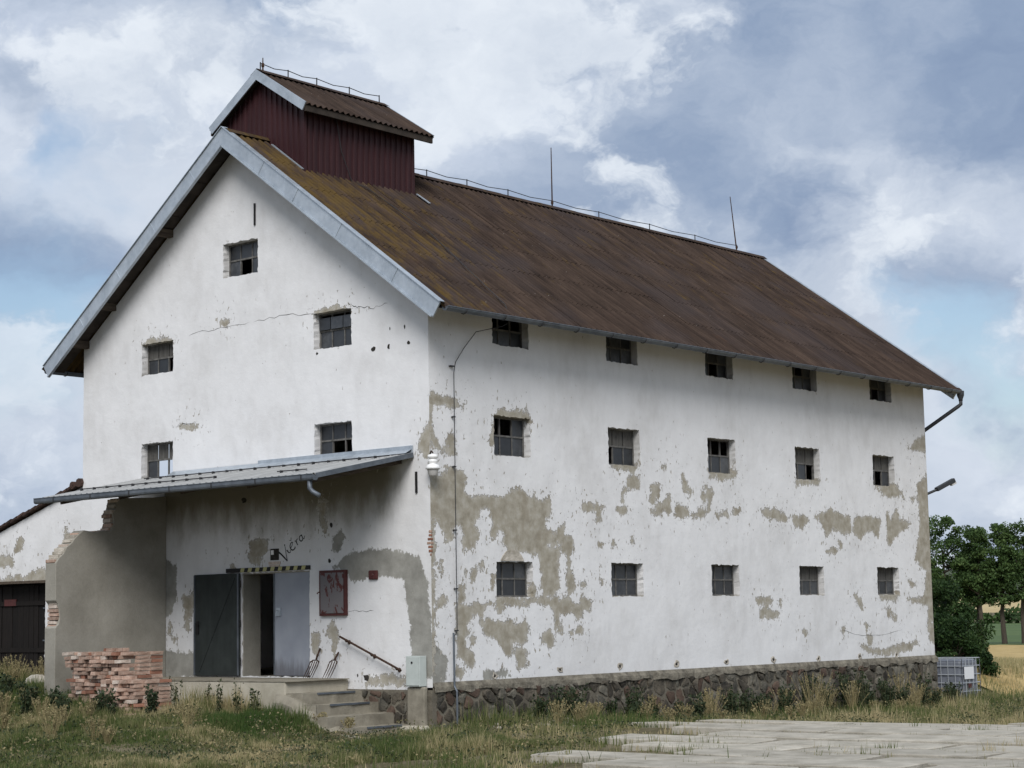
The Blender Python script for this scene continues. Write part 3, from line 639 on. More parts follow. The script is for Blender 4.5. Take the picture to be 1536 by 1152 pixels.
def stones(u0, u1, z0, z1, P3, sx, sz, name='stone'):
    pts = []; r_ = 0; z = z0
    while z < z1+sz:
        off = random.uniform(0, sx)
        u = u0-sx+off
        while u < u1+sx: pts.append((u+random.uniform(-.42, .42)*sx, z+random.uniform(-.40, .40)*sz)); u += sx*random.uniform(.65, 1.4)
        z += sz*.9
    pts = [p for p in pts if random.random() > .30]; pts += [(p[0]+random.uniform(.08, .16), p[1]+random.uniform(-.08, .08)) for p in pts if random.random() < .30]
    for p in pts:
        cellp = [(u0, z0), (u1, z0), (u1, z1), (u0, z1)]
        for q in pts:
            if q is p or abs(q[0]-p[0]) > 3*sx or abs(q[1]-p[1]) > 3*sz: continue
            cellp = clip(cellp, (p[0]+q[0])/2, (p[1]+q[1])/2, (q[0]-p[0]), (q[1]-p[1])/1.0)
            if len(cellp) < 3: break
        if len(cellp) < 3: continue
        A = .5*abs(sum(a[0]*c[1]-c[0]*a[1] for a, c in zip(cellp, cellp[1:]+cellp[:1])))
        if A < .008: continue
        cx = sum(a[0] for a in cellp)/len(cellp); cz = sum(a[1] for a in cellp)/len(cellp)
        if sum(a[0]*c[1]-c[0]*a[1] for a, c in zip(cellp, cellp[1:]+cellp[:1])) < 0: cellp.reverse()
        # cut corners so stones look broken, not tiled
        poly = []
        for i, a in enumerate(cellp):
            pr, nx_ = cellp[i-1], cellp[(i+1) % len(cellp)]; k = random.uniform(.04, .24)
            poly += [(a[0]+(pr[0]-a[0])*k, a[1]+(pr[1]-a[1])*k), (a[0]+(nx_[0]-a[0])*k, a[1]+(nx_[1]-a[1])*k)]
        rough_ = []
        for a, c in zip(poly, poly[1:]+poly[:1]):
            rough_ += [a, ((a[0]+c[0])/2+random.uniform(-.10, .10)*math.hypot(c[0]-a[0], c[1]-a[1]), (a[1]+c[1])/2+random.uniform(-.10, .10)*math.hypot(c[0]-a[0], c[1]-a[1]))]
        poly = rough_
        g1 = min(.030, .085*math.sqrt(A))/max(.1, math.sqrt(A)); d = random.uniform(.004, .055); n = len(poly)
        def sc(f, dz, jit): return [P3(cx+(a[0]-cx)*f+random.uniform(-jit, jit), cz+(a[1]-cz)*f+random.uniform(-jit, jit), dz) for a in poly]
        f1 = 1-random.uniform(1.6, 3.6)*g1
        v = sc(f1, -.02, 0)+sc(f1*.99, d*.6, .014)+sc(f1*.88, d, .016)+[P3(cx+random.uniform(-.03, .03), cz, d+random.uniform(0, .02))]
        fs = [(i, (i+1) % n, n+(i+1) % n, n+i) for i in range(n)]+[(n+i, n+(i+1) % n, 2*n+(i+1) % n, 2*n+i) for i in range(n)]+[(2*n+i, 2*n+(i+1) % n, 3*n) for i in range(n)]
        MB().add(v, fs).obj(name, M[random.choice(['stone', 'stone', 'stone_grey', 'stone_grey', 'stone_grey', 'stone_red'])], PL, smooth=False)
stones(.05, 6.0, -.22, .63, lambda u, z, d: (.03+d, u, z), .30, .19)
stones(6.0, 12.5, -.45, .63, lambda u, z, d: (.03+d, u, z), .31, .21)
stones(12.5, LN, -.62, .63, lambda u, z, d: (.03+d, u, z), .34, .24)
stones(-2.1, -.62, -.1, .62, lambda u, z, d: (u, -.05-d, z), .34, .22)

# ---- corrugated sheet roof
def corr_mesh(name, width, length, waves, amp, segs=6, thick=.012):
    b = MB(); n = waves*segs
    def zz(i): return amp*math.cos(2*math.pi*i/segs)
    for i in range(n+1):
        x = width*i/n
        b.v += [(x, 0, zz(i)), (x, length, zz(i)), (x, length, zz(i)-thick), (x, 0, zz(i)-thick)]
    for i in range(n):
        a, c = i*4, i*4+4
        b.f += [(a, c, c+1, a+1), (a+1, c+1, c+2, a+2), (a+3, a+2, c+2, c+3)]; b.m += [0]*3
    return b.mesh(name, M['roof'], smooth=False)
RO = MB().tube([(XR, -.50, RZ-.10), (XR, LN+.48, RZ-.10)], .05, 6).obj('roof', M['timber'], GR)
ncol, nrow = 20, 6; Y0, Y1 = -.50, LN+.50; cw = (Y1-Y0)/ncol; slen = 6.02*math.sqrt(1+SL*SL); rl = slen/nrow
cm = corr_mesh('corrugated_sheet', cw, rl*1.10, 6, .040)
ang = math.atan(SL)
for s in (1, -1):
    dn = Vector((s*math.cos(ang), 0, -math.sin(ang))); nr = Vector((s*math.sin(ang), 0, math.cos(ang)))
    for r_ in range(nrow):
        for c in range(ncol):
            # sheet local x -> along ridge, y -> down slope, z -> normal
            y = Y0+c*cw if s == 1 else Y0+(c+1)*cw
            ex = Vector((0, 1 if s == 1 else -1, 0)); tip = random.uniform(-.004, .004)
            dy = (dn+nr*(.009+tip*.5)).normalized(); ez = ex.cross(dy)
            if ez.z < 0: ez = -ez
            org = Vector((XR, y, RZ-.005))+dn*(r_*rl)+nr*(-.018+random.uniform(-.003, .003))+nr*(-.0)
            org = org+nr*(.03-.030*(0))
            jit = random.uniform(-.006, .006)
            org = org+dn*jit
            # lower rows tuck under the upper ones
            mt = Matrix(((ex.x, dy.x, ez.x, org.x), (ex.y, dy.y, ez.y, org.y), (ex.z, dy.z, ez.z, org.z), (0, 0, 0, 1)))
            link('sheet', cm, RO, mt)
# ridge capping
for i in range(14):
    y0 = Y0+(Y1-Y0)*i/14; y1 = Y0+(Y1-Y0)*(i+1)/14+.06
    if .7 < (y0+y1)/2 < 3.9: continue
    b = MB(); h = RZ+.055+.006*(i % 2)
    pr = [(-.22, -.13), (-.10, -.03), (0, 0), (.10, -.03), (.22, -.13)]
    v = [(XR+a, y, h+c) for y in (y0, y1) for a, c in pr]; b.add(v, [(j, j+1, 6+j, 5+j) for j in range(4)]); b.obj('ridge_cap', M['roof'], RO)
# purlins that poke out under the verge
for x, dz in ((XR-2.25, .17), (XR+2.25, .17), (XR-5.15, .18), (XR+5.12, .18), (XR, .20), (XR-4.2, .12), (XR+4.2, .12)):
    b = MB(); z = rz(x)-dz; b.bar((x, -.46, z), (x, LN+.46, z), .14, .16); b.obj('purlin', M['timber'], GR)
# overhang boards seen from below on both gables
for y0, y1 in ((-.47, -.02), (LN+.02, LN+.47)):
    for s in (-1, 1):
        for i in range(22):
            d0, d1 = 6.0*i/22, 6.0*(i+1)/22-.025; xa, xb = XR+s*d0, XR+s*d1; k = .06+random.uniform(0, .03)
            b = MB(); b.add([(xa, y0, rz(xa)-k), (xb, y0, rz(xb)-k-.02), (xb, y1, rz(xb)-k-.02), (xa, y1, rz(xa)-k), (xa, y0, rz(xa)-k-.025), (xb, y0, rz(xb)-k-.045), (xb, y1, rz(xb)-k-.045), (xa, y1, rz(xa)-k-.025)], [(0, 1, 2, 3), (7, 6, 5, 4), (0, 4, 5, 1), (2, 6, 7, 3), (1, 5, 6, 2), (3, 7, 4, 0)])
            b.obj('soffit_board', M['soffit'], RO)
# galvanised bargeboards
for y, sgn in ((-.52, -1), (LN+.52, 1)):
    for s in (1, -1):
        xe = XR+s*6.07; pts = []
        b = MB(); n = 4; pv = math.cos(ang)
        hh = .33
        zt = .055
        xa, za = XR, RZ+zt; xb, zb = xe, rz(xe)+zt
        bv = hh/pv
        lo = (xb-s*hh*math.sin(ang), zb-hh*math.cos(ang))
        poly = [(xa, za), (xb, zb), (lo[0], lo[1]), (xa, za-bv)]
        b.prism(poly if s*1 > 0 else poly[::-1], 1, min(y, y+.035*(-sgn)), max(y, y+.035*(-sgn)))
        o_ = b.obj('bargeboard', M['zinc'], GR)
        lip = MB(); lip.bar((xa, y+sgn*.022, za-bv+.02), (lo[0], y+sgn*.022, lo[1]+.015), .035, .03); lip.obj('drip_edge', M['zinc'], o_)
        tp = MB(); tp.bar((xa, y-sgn*.05, za+.012), (xb, y-sgn*.05, zb+.012), .16, .012); tp.obj('top_flashing', M['zinc'], o_)
        for q in range(1, 5):
            f = q/5+random.uniform(-.03, .03); px = xa+(xb-xa)*f; pz = za+(zb-za)*f
            sm = MB(); sm.bar((px, y+sgn*.002, pz-.01), (px-s*hh*math.sin(ang)*.97, y+sgn*.002, pz-hh*math.cos(ang)*.97), .02, .012, (0, 1, 0)); sm.obj('sheet_seam', M['zinc'], o_)
# gutters on both eaves with brackets; downpipe at the far right end
for s in (1, -1):
    gx = XR+s*6.10; gzz = rz(XR+s*6.0)-.075
    b = MB(); n = 8; ya, yb = -.42, LN+.55
    prof = [(gx-.075*math.cos(math.pi*i/n), gzz-.075*math.sin(math.pi*i/n)) for i in range(n+1)]
    v = [(x, y, z) for y in (ya, yb) for x, z in prof]+[(x+(gx-x)*.06, y, z+(gzz-z)*.08+.004) for y in (ya, yb) for x, z in prof]; m = n+1
    b.add(v, [(i, i+1, m+i+1, m+i) for i in range(n)]+[(2*m+i+1, 2*m+i, 3*m+i, 3*m+i+1) for i in range(n)])
    b.tube([(gx+.075, ya, gzz+.004), (gx+.075, yb, gzz+.004)], .011, 6)
    b.prism([(x, z) for x, z in prof], 1, ya-.004, ya); b.prism([(x, z) for x, z in prof], 1, yb, yb+.004)
    gt = b.obj('gutter', M['zinc_dark'], GR)
    for i in range(18):
        y = .1+i*1.12; q = MB()
        q.tube([(gx-.09*math.cos(math.pi*i2/6), y, gzz-.088*math.sin(math.pi*i2/6)) for i2 in range(7)], .009, 5); q.obj('gutter_bracket', M['wire'], gt)
gx = XR+6.10; gzz = rz(XR+6.0)-.075; ye = LN+.50
b = MB(); b.lathe([(.10, .02), (.095, -.10), (.055, -.20), (.055, -.24)], (gx, ye, gzz-.01), 10)
b.tube([(gx, ye, gzz-.22), (gx, ye, gzz-.34), (gx-.05, ye-.06, gzz-.40), (.05-.40, LN+.10, gzz-1.15), (.05-.45, LN+.06, gzz-1.25), (-.40, LN+.06, 1.0)], .05, 8); b.obj('downpipe', M['dark_metal'], GR, smooth=True)
# ---- cupola on the ridge
cx0, cx1, cy0, cy1 = XR-1.22, XR+1.22, .66, 3.98
CS = .655; CZ = 13.50            # own roof pitch and ridge height
def crz(x): return CZ-CS*abs(x-XR)
CU = MB().box(cx0+.03, cx1-.03, cy0+.03, cy1-.03, 10.9, 12.5).obj('cupola', M['soffit'], GR)
def ribbed(P, a, c, zlo, zhi, per=.165, dep=.028):
    b = MB(); n = round((c-a)/per); per = (c-a)/n; pr = []
    for i in range(n):
        u = a+i*per; pr += [(u, 0), (u+per*.50, 0), (u+per*.58, dep), (u+per*.92, dep)]
    pr.append((c, 0)); v = []
    for u, d in pr: v += [P(u, zlo(u), d), P(u, zhi(u), d)]
    b.add(v, [(2*i, 2*i+2, 2*i+3, 2*i+1) for i in range(len(pr)-1)]); return b
ribbed(lambda u, z, d: (u, cy0-d, z), cx0, cx1, lambda u: rz(u)-.06, lambda u: crz(u)-.03).obj('cladding', M['clad'], CU)
ribbed(lambda u, z, d: (cx1+d, u, z), cy0, cy1, lambda u: rz(cx1)-.06, lambda u: crz(cx1)-.02).obj('cladding', M['clad'], CU)
ribbed(lambda u, z, d: (cx0-d, u, z), cy0, cy1, lambda u: rz(cx0)-.06, lambda u: crz(cx0)-.02).obj('cladding', M['clad'], CU)
ribbed(lambda u, z, d: (u, cy1+d, z), cx0, cx1, lambda u: rz(u)-.06, lambda u: crz(u)-.03).obj('cladding', M['clad'], CU)
b = MB(); b.bar((cx1+.02, cy0-.02, rz(cx1)-.05), (cx1+.02, cy0-.02, crz(cx1)-.02), .07, .07, (1, 0, 0)); b.obj('corner_trim', M['clad'], CU)
cl = 1.50*math.sqrt(1+CS*CS); ca = math.atan(CS); ccw = (4.32-.44)/4
cm2 = corr_mesh('cupola_sheet', ccw, cl, 6, .024)
for s in (1, -1):
    dn = Vector((s*math.cos(ca), 0, -math.sin(ca))); nr = Vector((s*math.sin(ca), 0, math.cos(ca)))
    for c in range(4):
        ex = Vector((0, s, 0)); y = .44+(c if s == 1 else c+1)*ccw; ez = ex.cross(dn)
        org = Vector((XR, y, CZ))+nr*.045
        link('sheet', cm2, CU, Matrix(((ex.x, dn.x, ez.x, org.x), (ex.y, dn.y, ez.y, org.y), (ex.z, dn.z, ez.z, org.z), (0, 0, 0, 1))))
    xe = XR+s*1.47
    b = MB(); b.bar((xe, .46, crz(xe)-.06), (xe, 4.30, crz(xe)-.06), .05, .13); b.obj('eave_board', M['soffit'], CU)
    b = MB(); v = [(XR, .46, CZ-.03), (xe, .46, crz(xe)-.03), (xe, 4.3, crz(xe)-.03), (XR, 4.3, CZ-.03)]; b.add(v, [(0, 1, 2, 3)]); b.obj('soffit', M['soffit'], CU)
    for y, sg in ((.42, -1), (4.33, 1)):
        hh = .19; xb = XR+s*1.52
        poly = [(XR, CZ+.09), (xb, crz(xb)+.09), (xb-s*hh*math.sin(ca), crz(xb)+.09-hh*math.cos(ca)), (XR, CZ+.09-hh/math.cos(ca))]
        b = MB(); b.prism(poly, 1, min(y, y-sg*.03), max(y, y-sg*.03)); o_ = b.obj('bargeboard', M['zinc'], CU)
b = MB()
pr = [(-.2, -.12), (0, 0), (.2, -.12)]
b.add([(XR+a, y, CZ+.115+c) for y in (.44, 4.32) for a, c in pr], [(0, 1, 4, 3), (1, 2, 5, 4)]); b.obj('ridge_cap', M['roof'], CU)
# light strips of flashing where cupola meets roof
b = MB(); x0, x1 = XR+.35, cx1+.02
b.bar((x0, cy0-.10, rz(x0)+.07), (x1+.05, cy0-.10, rz(x1+.05)+.07), .05, .02); b.obj('flashing', M['zinc'], CU)
b = MB(); b.bar((cx1+.06, cy1+.02, rz(cx1+.06)+.08), (cx1+.42, cy1+.05, rz(cx1+.42)+.08), .05, .02); b.obj('flashing', M['zinc'], CU)
b = MB(); b.tube([(cx1+.05, 1.55, 12.5), (cx1+.045, 1.70, 11.8), (cx1+.05, 2.0, 11.2), (cx1+.35, 2.15, rz(cx1+.35)+.09), (cx1+2, 2.3, rz(cx1+2)+.10), (.55, 1.60, rz(.55)+.10), (.62, 1.58, rz(.6)+.02), (.80, 1.56, 7.62), (.55, 1.50, 7.52), (.06, 1.30, 7.45), (.05, .95, 7.10), (.05, .70, 6.80), (.05, .65, 6.6), (.05, .645, 4.8), (.05, .64, 1.72), (.05, .60, 1.66), (.06, .53, 1.6), (.075, .51, .7), (.14, .51, .6), (.14, .51, -.1)], .008, 5)
lc = b.obj('conductor_cable', M['wire'], GR)
for z in (6.72, 5.75, 4.8, 3.6, 2.5, 1.72):
    q = MB(); q.box(.0, .07, .56 if z > 6 else .61, .66, z-.012, z+.012); q.obj('cable_clamp', M['wire'], lc)
q = MB(); q.tube([(.075, .51, 1.68), (.08, .51, .70), (.14, .51, .60), (.14, .51, -.1)], .02, 6); q.obj('cable_guard', M['zinc_dark'], lc)
# ridge wire on posts and lightning rods
def wire_run(ysp, zf, par):
    pts = []; pb = []
    for i, y in enumerate(ysp):
        z = zf; pts.append((XR, y, z+.13)); pb.append(y)
        if i < len(ysp)-1: pts.append((XR, (y+ysp[i+1])/2, z+.085))
    b = MB(); b.tube(pts, .010, 5); w_ = b.obj('ridge_wire', M['wire'], par)
    for y in pb:
        q = MB(); q.tube([(XR, y, zf-.03), (XR, y, zf+.15)], .014, 5); q.obj('wire_post', M['wire'], w_)
wire_run([4.5, 5.7, 7.1, 8.6, 10.3, 12.2, 14.4, 16.5, 18.55], RZ+.06, GR)
wire_run([.55, 1.35, 2.2, 3.2, 4.15], CZ+.12, GR)
for y, h, dx, z in ((10.3, 1.55, 0, RZ), (18.55, 1.6, -.10, RZ), (.62, .30, 0, CZ+.08)):
    b = MB(); b.tube([(XR, y, z), (XR+dx, y+dx, z+h)], [.020, .011], 6); b.lathe([(.03, 0), (.035, .04), (.03, .08)], (XR, y, z+.10), 8); b.obj('lightning_rod', M['iron'], GR)

# ---- canopy over the loading platform
KX0, KX1, KY = -8.62, -.42, -2.50
def kz(y): return 5.03+.196*y
CA = MB()
for x in (-8.1, -6.2, -4.3, -2.4, -.75): CA.bar((x, -.02, kz(0)-.10), (x, KY+.12, kz(KY+.12)-.10), .07, .11)
for y in (-.25, -1.3, -2.3): CA.bar((KX0+.1, y, kz(y)-.035), (KX1-.06, y, kz(y)-.035), .05, .05)
CA = CA.obj('canopy', M['timber'], GR)
npan = 9; pw = (KX1-KX0)/npan
b = MB(); pr = []
for i in range(5):
    u = i*pw/5; pr += [(u, 0), (u+pw/5*.55, 0), (u+pw/5*.65, .035), (u+pw/5*.90, .035)]
pr.append((pw, 0)); v = []
for u, d in pr: v += [(u, 0, d), (u, KY-.04, kz(KY-.04)-kz(0)+d)]
b.add(v, [(2*i, 2*i+1, 2*i+3, 2*i+2) for i in range(len(pr)-1)])
ps = b.mesh('canopy_sheet', M['canopy'])
for i in range(npan): link('sheet', ps, CA, Matrix.Translation((KX0+i*pw, -.01, kz(0)+.004+.003*(i % 2))))
b = MB(); b.box(KX0+3.9, KX1, -.045, -.003, kz(0)+.03, kz(0)+.17); b.add([(KX0+1.2, -.01, kz(0)+.12), (KX1, -.01, kz(0)+.12), (KX1, -.22, kz(-.22)+.055), (KX0+1.2, -.22, kz(-.22)+.055)], [(0, 3, 2, 1)]); b.obj('flashing', M['zinc'], CA)
for y, xa, xb in ((-.55, KX0+.9, KX1-.1), (-1.75, KX0+.25, KX0+4.6), (-1.9, KX1-1.7, KX1-.9)):
    b = MB(); b.bar((xa, y, kz(y)+.07), (xb, y, kz(y)+.065), .02, .02)
    x = xa+.1
    while x < xb: b.box(x, x+.03, y-.03, y+.03, kz(y)+.03, kz(y)+.085); x += .42
    b.obj('snow_bar', M['wire'], CA)
b = MB(); n = 8; gy, gzz = KY-.07, kz(KY)-.04
prof = [(gy-.075, gzz+.045), (gy-.075, gzz+.02), (gy-.075, gzz-.02), (gy-.065, gzz-.05), (gy-.03, gzz-.065), (gy+.0, gzz-.065), (gy+.04, gzz-.06), (gy+.06, gzz-.04), (gy+.07, gzz)]
v = [(x, y, z) for x in (KX0-.05, KX1+.02) for y, z in prof]; m = n+1
b.add(v, [(i, m+i, m+i+1, i+1) for i in range(n)]); b.add([(x, y+(gy-y)*.08, z+.006) for x, y, z in v], [(i, i+1, m+i+1, m+i) for i in range(n)])
b.tube([(KX0-.05, gy-.075, gzz+.045), (KX1+.02, gy-.075, gzz+.045)], .010, 6); b.prism([(y, z) for y, z in prof], 0, KX0-.055, KX0-.05); b.prism([(y, z) for y, z in prof], 0, KX1+.02, KX1+.025)
kg = b.obj('gutter', M['zinc_dark'], CA)
for i in range(7):
    x = KX0+.6+i*1.22; q = MB(); q.box(x, x+.025, gy-.083, gy-.074, gzz-.05, gzz+.05); q.obj('gutter_bracket', M['wire'], CA)
b = MB(); x = KX1-.12; b.tube([(x, gy, gzz-.06), (x, gy, gzz-.20), (x+.05, gy+.03, gzz-.27), (x+.18, gy+.06, gzz-.34)], .045, 8); b.obj('spout', M['zinc_dark'], CA, smooth=True)
b = MB(); b.bar((KX1+.012, -.02, kz(0)-.01), (KX1+.012, KY-.04, kz(KY-.04)-.01), .02, .09); b.obj('edge_trim', M['zinc_dark'], CA)

# ---- doors, lintel, writing and small fixings on the gable
b = MB(); b.box(-6.66, -5.27, -.075, -.035, .87, 2.94)
d1 = b.obj('door', M['door_dark'], GR, bevel=.004); d1['label'] = 'dark green-grey metal door leaf folded open'
q = MB()
for a, c in (((-6.66, .87), (-6.66, 2.94)), ((-5.27, .87), (-5.27, 2.94))): q.bar((a[0]+(.02 if a[0] < -6 else -.02), -.082, a[1]+.01), (c[0]+(.02 if a[0] < -6 else -.02), -.082, c[1]-.01), .04, .018, (0, 1, 0))
q.obj('door_rail', M['zinc_dark'], d1)
q = MB(); q.bar((-6.5, -.080, .95), (-5.4, -.080, 2.85), .035, .012, (0, 1, 0)); q.obj('door_brace', M['door_dark'], d1)
q = MB(); q.box(-6.58, -6.50, -.10, -.072, 1.72, 1.98); q.tube([(-6.54, -.09, 1.93), (-6.54, -.15, 1.93), (-6.42, -.15, 1.93)], .012, 6); q.obj('handle', M['black'], d1)
for z in (1.1, 1.85, 2.65):
    q = MB(); q.lathe([(.022, 0), (.022, .14)], (-5.262, -.06, z), 8); q.obj('hinge', M['black'], d1)
b = MB(); b.box(-4.34, -3.29, .03, .07, .88, 2.92); d2 = b.obj('door', M['door_grey'], GR, bevel=.004); d2['label'] = 'blue-grey metal door leaf standing shut'
q = MB(); q.bar((-4.32, .028, .89), (-4.32, .028, 2.91), .03, .02, (0, 1, 0)); q.obj('door_rail', M['zinc_dark'], d2)
q = MB(); q.box(-4.26, -4.12, .008, .032, 2.06, 2.22); q.tube([(-4.18, .02, 2.17), (-4.18, -.05, 2.17), (-4.20, -.05, 2.06)], .012, 6); q.obj('lock_plate', M['zinc'], d2)
for nm, bx_ in (('door_jamb', (-5.29, -5.222, .012, .468, .86, 2.93)), ('door_jamb', (-3.295, -3.24, .075, .468, .86, 2.93)), ('door_head', (-5.222, -3.295, .012, .468, 2.912, 2.97))):
    MB().box(*bx_).obj(nm, M['cement'], GR)
# hazard-striped lintel strip
LT = MB().box(-5.72, -3.24, -.030, -.002, 2.955, 3.04).obj('lintel_strip', M['black'], GR)
for i in range(9):
    x = -5.28+i*.225
    if x > -3.32: break
    q = MB(); q.add([(x, -.033, 2.957), (x+.11, -.033, 2.957), (x+.14, -.033, 3.038), (x+.03, -.033, 3.038)], [(0, 1, 2, 3)]); q.obj('yellow_stripe', M['yellow'], LT)
# brick-lined niche above the door
b = MB(); b.box(-4.40, -4.15, -.006, .0, 3.17, 3.40); b.obj('lamp_recess', M['darkhole'], GR)
b = MB(); b.box(-4.355, -4.29, -.03, -.007, 3.28, 3.37); b.obj('lamp_socket', M['white_gloss'], GR)
for z, xa, xb in ((3.115, -4.44, -4.10), (3.05, -4.42, -4.12)):
    b = MB(); b.box(xa, xb, -.02, .0, z-.028, z+.028); b.obj('brick', M['brick_pale'], GR)
b = MB()
def stroke(pts, w0, w1, bb):
    c, s_ = math.cos(math.radians(33)), math.sin(math.radians(33)); n = len(pts)
    P = [(-4.02+.0+.60*(c*x-s_*y)*.95, 3.20+.60*(s_*x+c*y)*.95) for x, y in pts]
    v = []
    for i, p in enumerate(P):
        a = P[max(i-1, 0)]; q = P[min(i+1, n-1)]; dx, dz = q[0]-a[0], q[1]-a[1]; l = math.hypot(dx, dz) or 1
        w = w0+(w1-w0)*i/(n-1); v += [(p[0]-dz/l*w, -.004, p[1]+dx/l*w), (p[0]+dz/l*w, -.004, p[1]-dx/l*w)]
    bb.add(v, [(2*i+1, 2*i+3, 2*i+2, 2*i) for i in range(n-1)])
def arc(cx, cy, rx, ry, a0, a1, n=10): return [(cx+rx*math.cos(math.radians(a0+(a1-a0)*i/n)), cy+ry*math.sin(math.radians(a0+(a1-a0)*i/n))) for i in range(n+1)]
wb = MB()
stroke([(-.10, .36), (0.0, .15), (.12, -.20)], .020, .014, wb); stroke([(.12, -.20), (.20, .05), (.30, .30)], .010, .007, wb)
stroke([(.30, .14), (.34, 0), (.40, -.04), (.46, .04)], .014, .007, wb); stroke([(.29, .36), (.325, .33)], .016, .016, wb)
stroke(arc(.62, .08, .13, .14, 60, 320), .010, .014, wb); stroke([(.52, .08), (.62, .12), (.70, .18), (.66, .23)], .008, .007, wb); stroke([(.60, .34), (.66, .29), (.72, .38)], .007, .007, wb)
stroke([(.80, .16), (.84, .16), (.86, -.04)], .008, .012, wb); stroke([(.85, .08), (.91, .15), (.97, .15)], .008, .010, wb)
stroke(arc(1.12, .06, .09, .10, 40, 330), .010, .012, wb); stroke([(1.20, .17), (1.20, .02), (1.24, -.04), (1.32, .03)], .010, .007, wb)
wb.obj('brushed_lettering', M['ink'], GR)
# cracks, holes, iron ties
def ribbon(name, pts, w, P, material, jitter=.03, sub=5):
    q = []
    for (a, c) in zip(pts, pts[1:]):
        for i in range(sub): f = i/sub; q.append((a[0]+(c[0]-a[0])*f+random.uniform(-jitter, jitter)*.3, a[1]+(c[1]-a[1])*f+random.uniform(-jitter, jitter)))
    q.append(pts[-1]); v = []
    for i, p in enumerate(q):
        ww = w*random.uniform(.3, 1.2)*(0.15 if i in (0, len(q)-1) else 1); v += [P(p[0], p[1]-ww), P(p[0], p[1]+ww)]
    MB().add(v, [(2*i, 2*i+2, 2*i+3, 2*i+1) for i in range(len(q)-1)]).obj(name, material, GR)
PG = lambda u, z: (u, -.0025, z)
PLw = lambda y, z: (.0025, y, z)
ribbon('crack', [(-6.95, 8.00), (-6.4, 8.06), (-5.94, 8.05), (-5.0, 8.09)], .004, PG, M['darkhole']); ribbon('crack', [(-4.9, 8.08), (-4.1, 8.11), (-3.15, 8.04)], .0055, PG, M['darkhole'])
ribbon('crack', [(-2.03, 8.06), (-1.85, 8.02), (-1.44, 7.95), (-1.05, 8.0)], .007, PG, M['darkhole']); ribbon('crack', [(-7.35, 6.10), (-7.0, 6.15), (-6.7, 6.13)], .006, PG, M['darkhole'])
ribbon('crack', [(-3.0, 2.18), (-2.0, 2.12), (-1.5, 2.12)], .004, PG, M['darkhole'])
ribbon('scratch', [(14.6, 1.50), (15.4, 1.36), (16.4, 1.33), (17.6, 1.45)], .004, PLw, M['darkhole'], .015)
def blotch(u, z, r, P, bb, ax=1.0):
    n = 9; a0 = random.uniform(0, 6); v = [P(u, z)]+[P(u+r*ax*random.uniform(.55, 1.2)*math.cos(a0+6.283*i/n), z+r*random.uniform(.55, 1.2)*math.sin(a0+6.283*i/n)) for i in range(n)]
    bb.add(v, [(0, 1+i, 1+(i+1) % n) for i in range(n)])
for u, z, r, ax in ((-1.45, 7.15, .06, 1.1), (-1.04, 7.15, .07, .5), (-1.0, 7.50, .04, .4), (-.61, 7.49, .05, .4), (-.51, 7.17, .04, 1), (-3.02, 7.22, .035, 1), (-5.2, 4.42, .07, 1.2), (-2.65, 3.80, .065, .8), (-2.71, 3.10, .055, .9), (-1.72, .86, .07, 1.2), (-1.95, .90, .04, .6)):
    b = MB(); blotch(u, z, r, PG, b, ax); b.obj('wall_hole', M['darkhole'], GR)
b = MB(); b.bar((-4.84, -.015, 10.09), (-4.84, -.015, 10.55), .035, .03, (0, 1, 0)); b.obj('wall_tie', M['black'], GR)
b = MB(); b.bar((-.34, -.015, 4.30), (-.34, -.015, 4.70), .04, .03, (0, 1, 0)); b.obj('wall_tie', M['black'], GR)
for i, (y, z) in enumerate([(1.74, .83), (3.73, .89), (5.7, .89), (7.71, .88), (9.61, .87), (11.52, .87), (13.49, .84), (15.42, .84), (17.23, .83)]):
    b = MB(); n = 10; v = []
    js = [random.uniform(.55, 1.25) for _ in range(n)]
    for rr, d in ((.10, .002), (.08, .012), (.055, .010), (.04, -.0)):
        for k in range(n): v.append((d+.002, y+rr*js[k]*random.uniform(.9, 1.1)*math.cos(6.283*k/n), z+.85*rr*js[k]*random.uniform(.9, 1.1)*math.sin(6.283*k/n)))
    b.add(v, [(q*n+k, q*n+(k+1) % n, (q+1)*n+(k+1) % n, (q+1)*n+k) for q in range(3) for k in range(n)]); rg = b.obj('vent_collar', M['rubble'], GR)
    b = MB(); blotch(y, z, .05, lambda u, w: (.0035, u, w), b); b.obj('vent_hole', M['darkhole'], GR)
# arched relieving patch over the first ground floor window
b = MB(); n = 10; u0, u1, zb = 1.98, 2.66, 3.06
pts = [(u0+(u1-u0)*i/n, zb+.20*(1-abs(2*i/n-1)**2.6)) for i in range(n+1)]
b.prism([(u, z) for u, z in pts]+[(u1, zb-.02), (u0, zb-.02)], 0, .001, .018); b.obj('lintel_patch', M['rubble'], GR)
# chipped brick at the near corner
for i in range(7):
    b = MB(); z = 3.10+i*.072; e = .055*math.sin(math.pi*(i+.8)/8)*random.uniform(.6, 1.2); b.box(-e*1.8, .008, -.008, e*1.4, z+random.uniform(0, .01), z+.058); b.obj('brick', M['brick_red' if i % 3 else 'brick'], GR, bevel=.012)

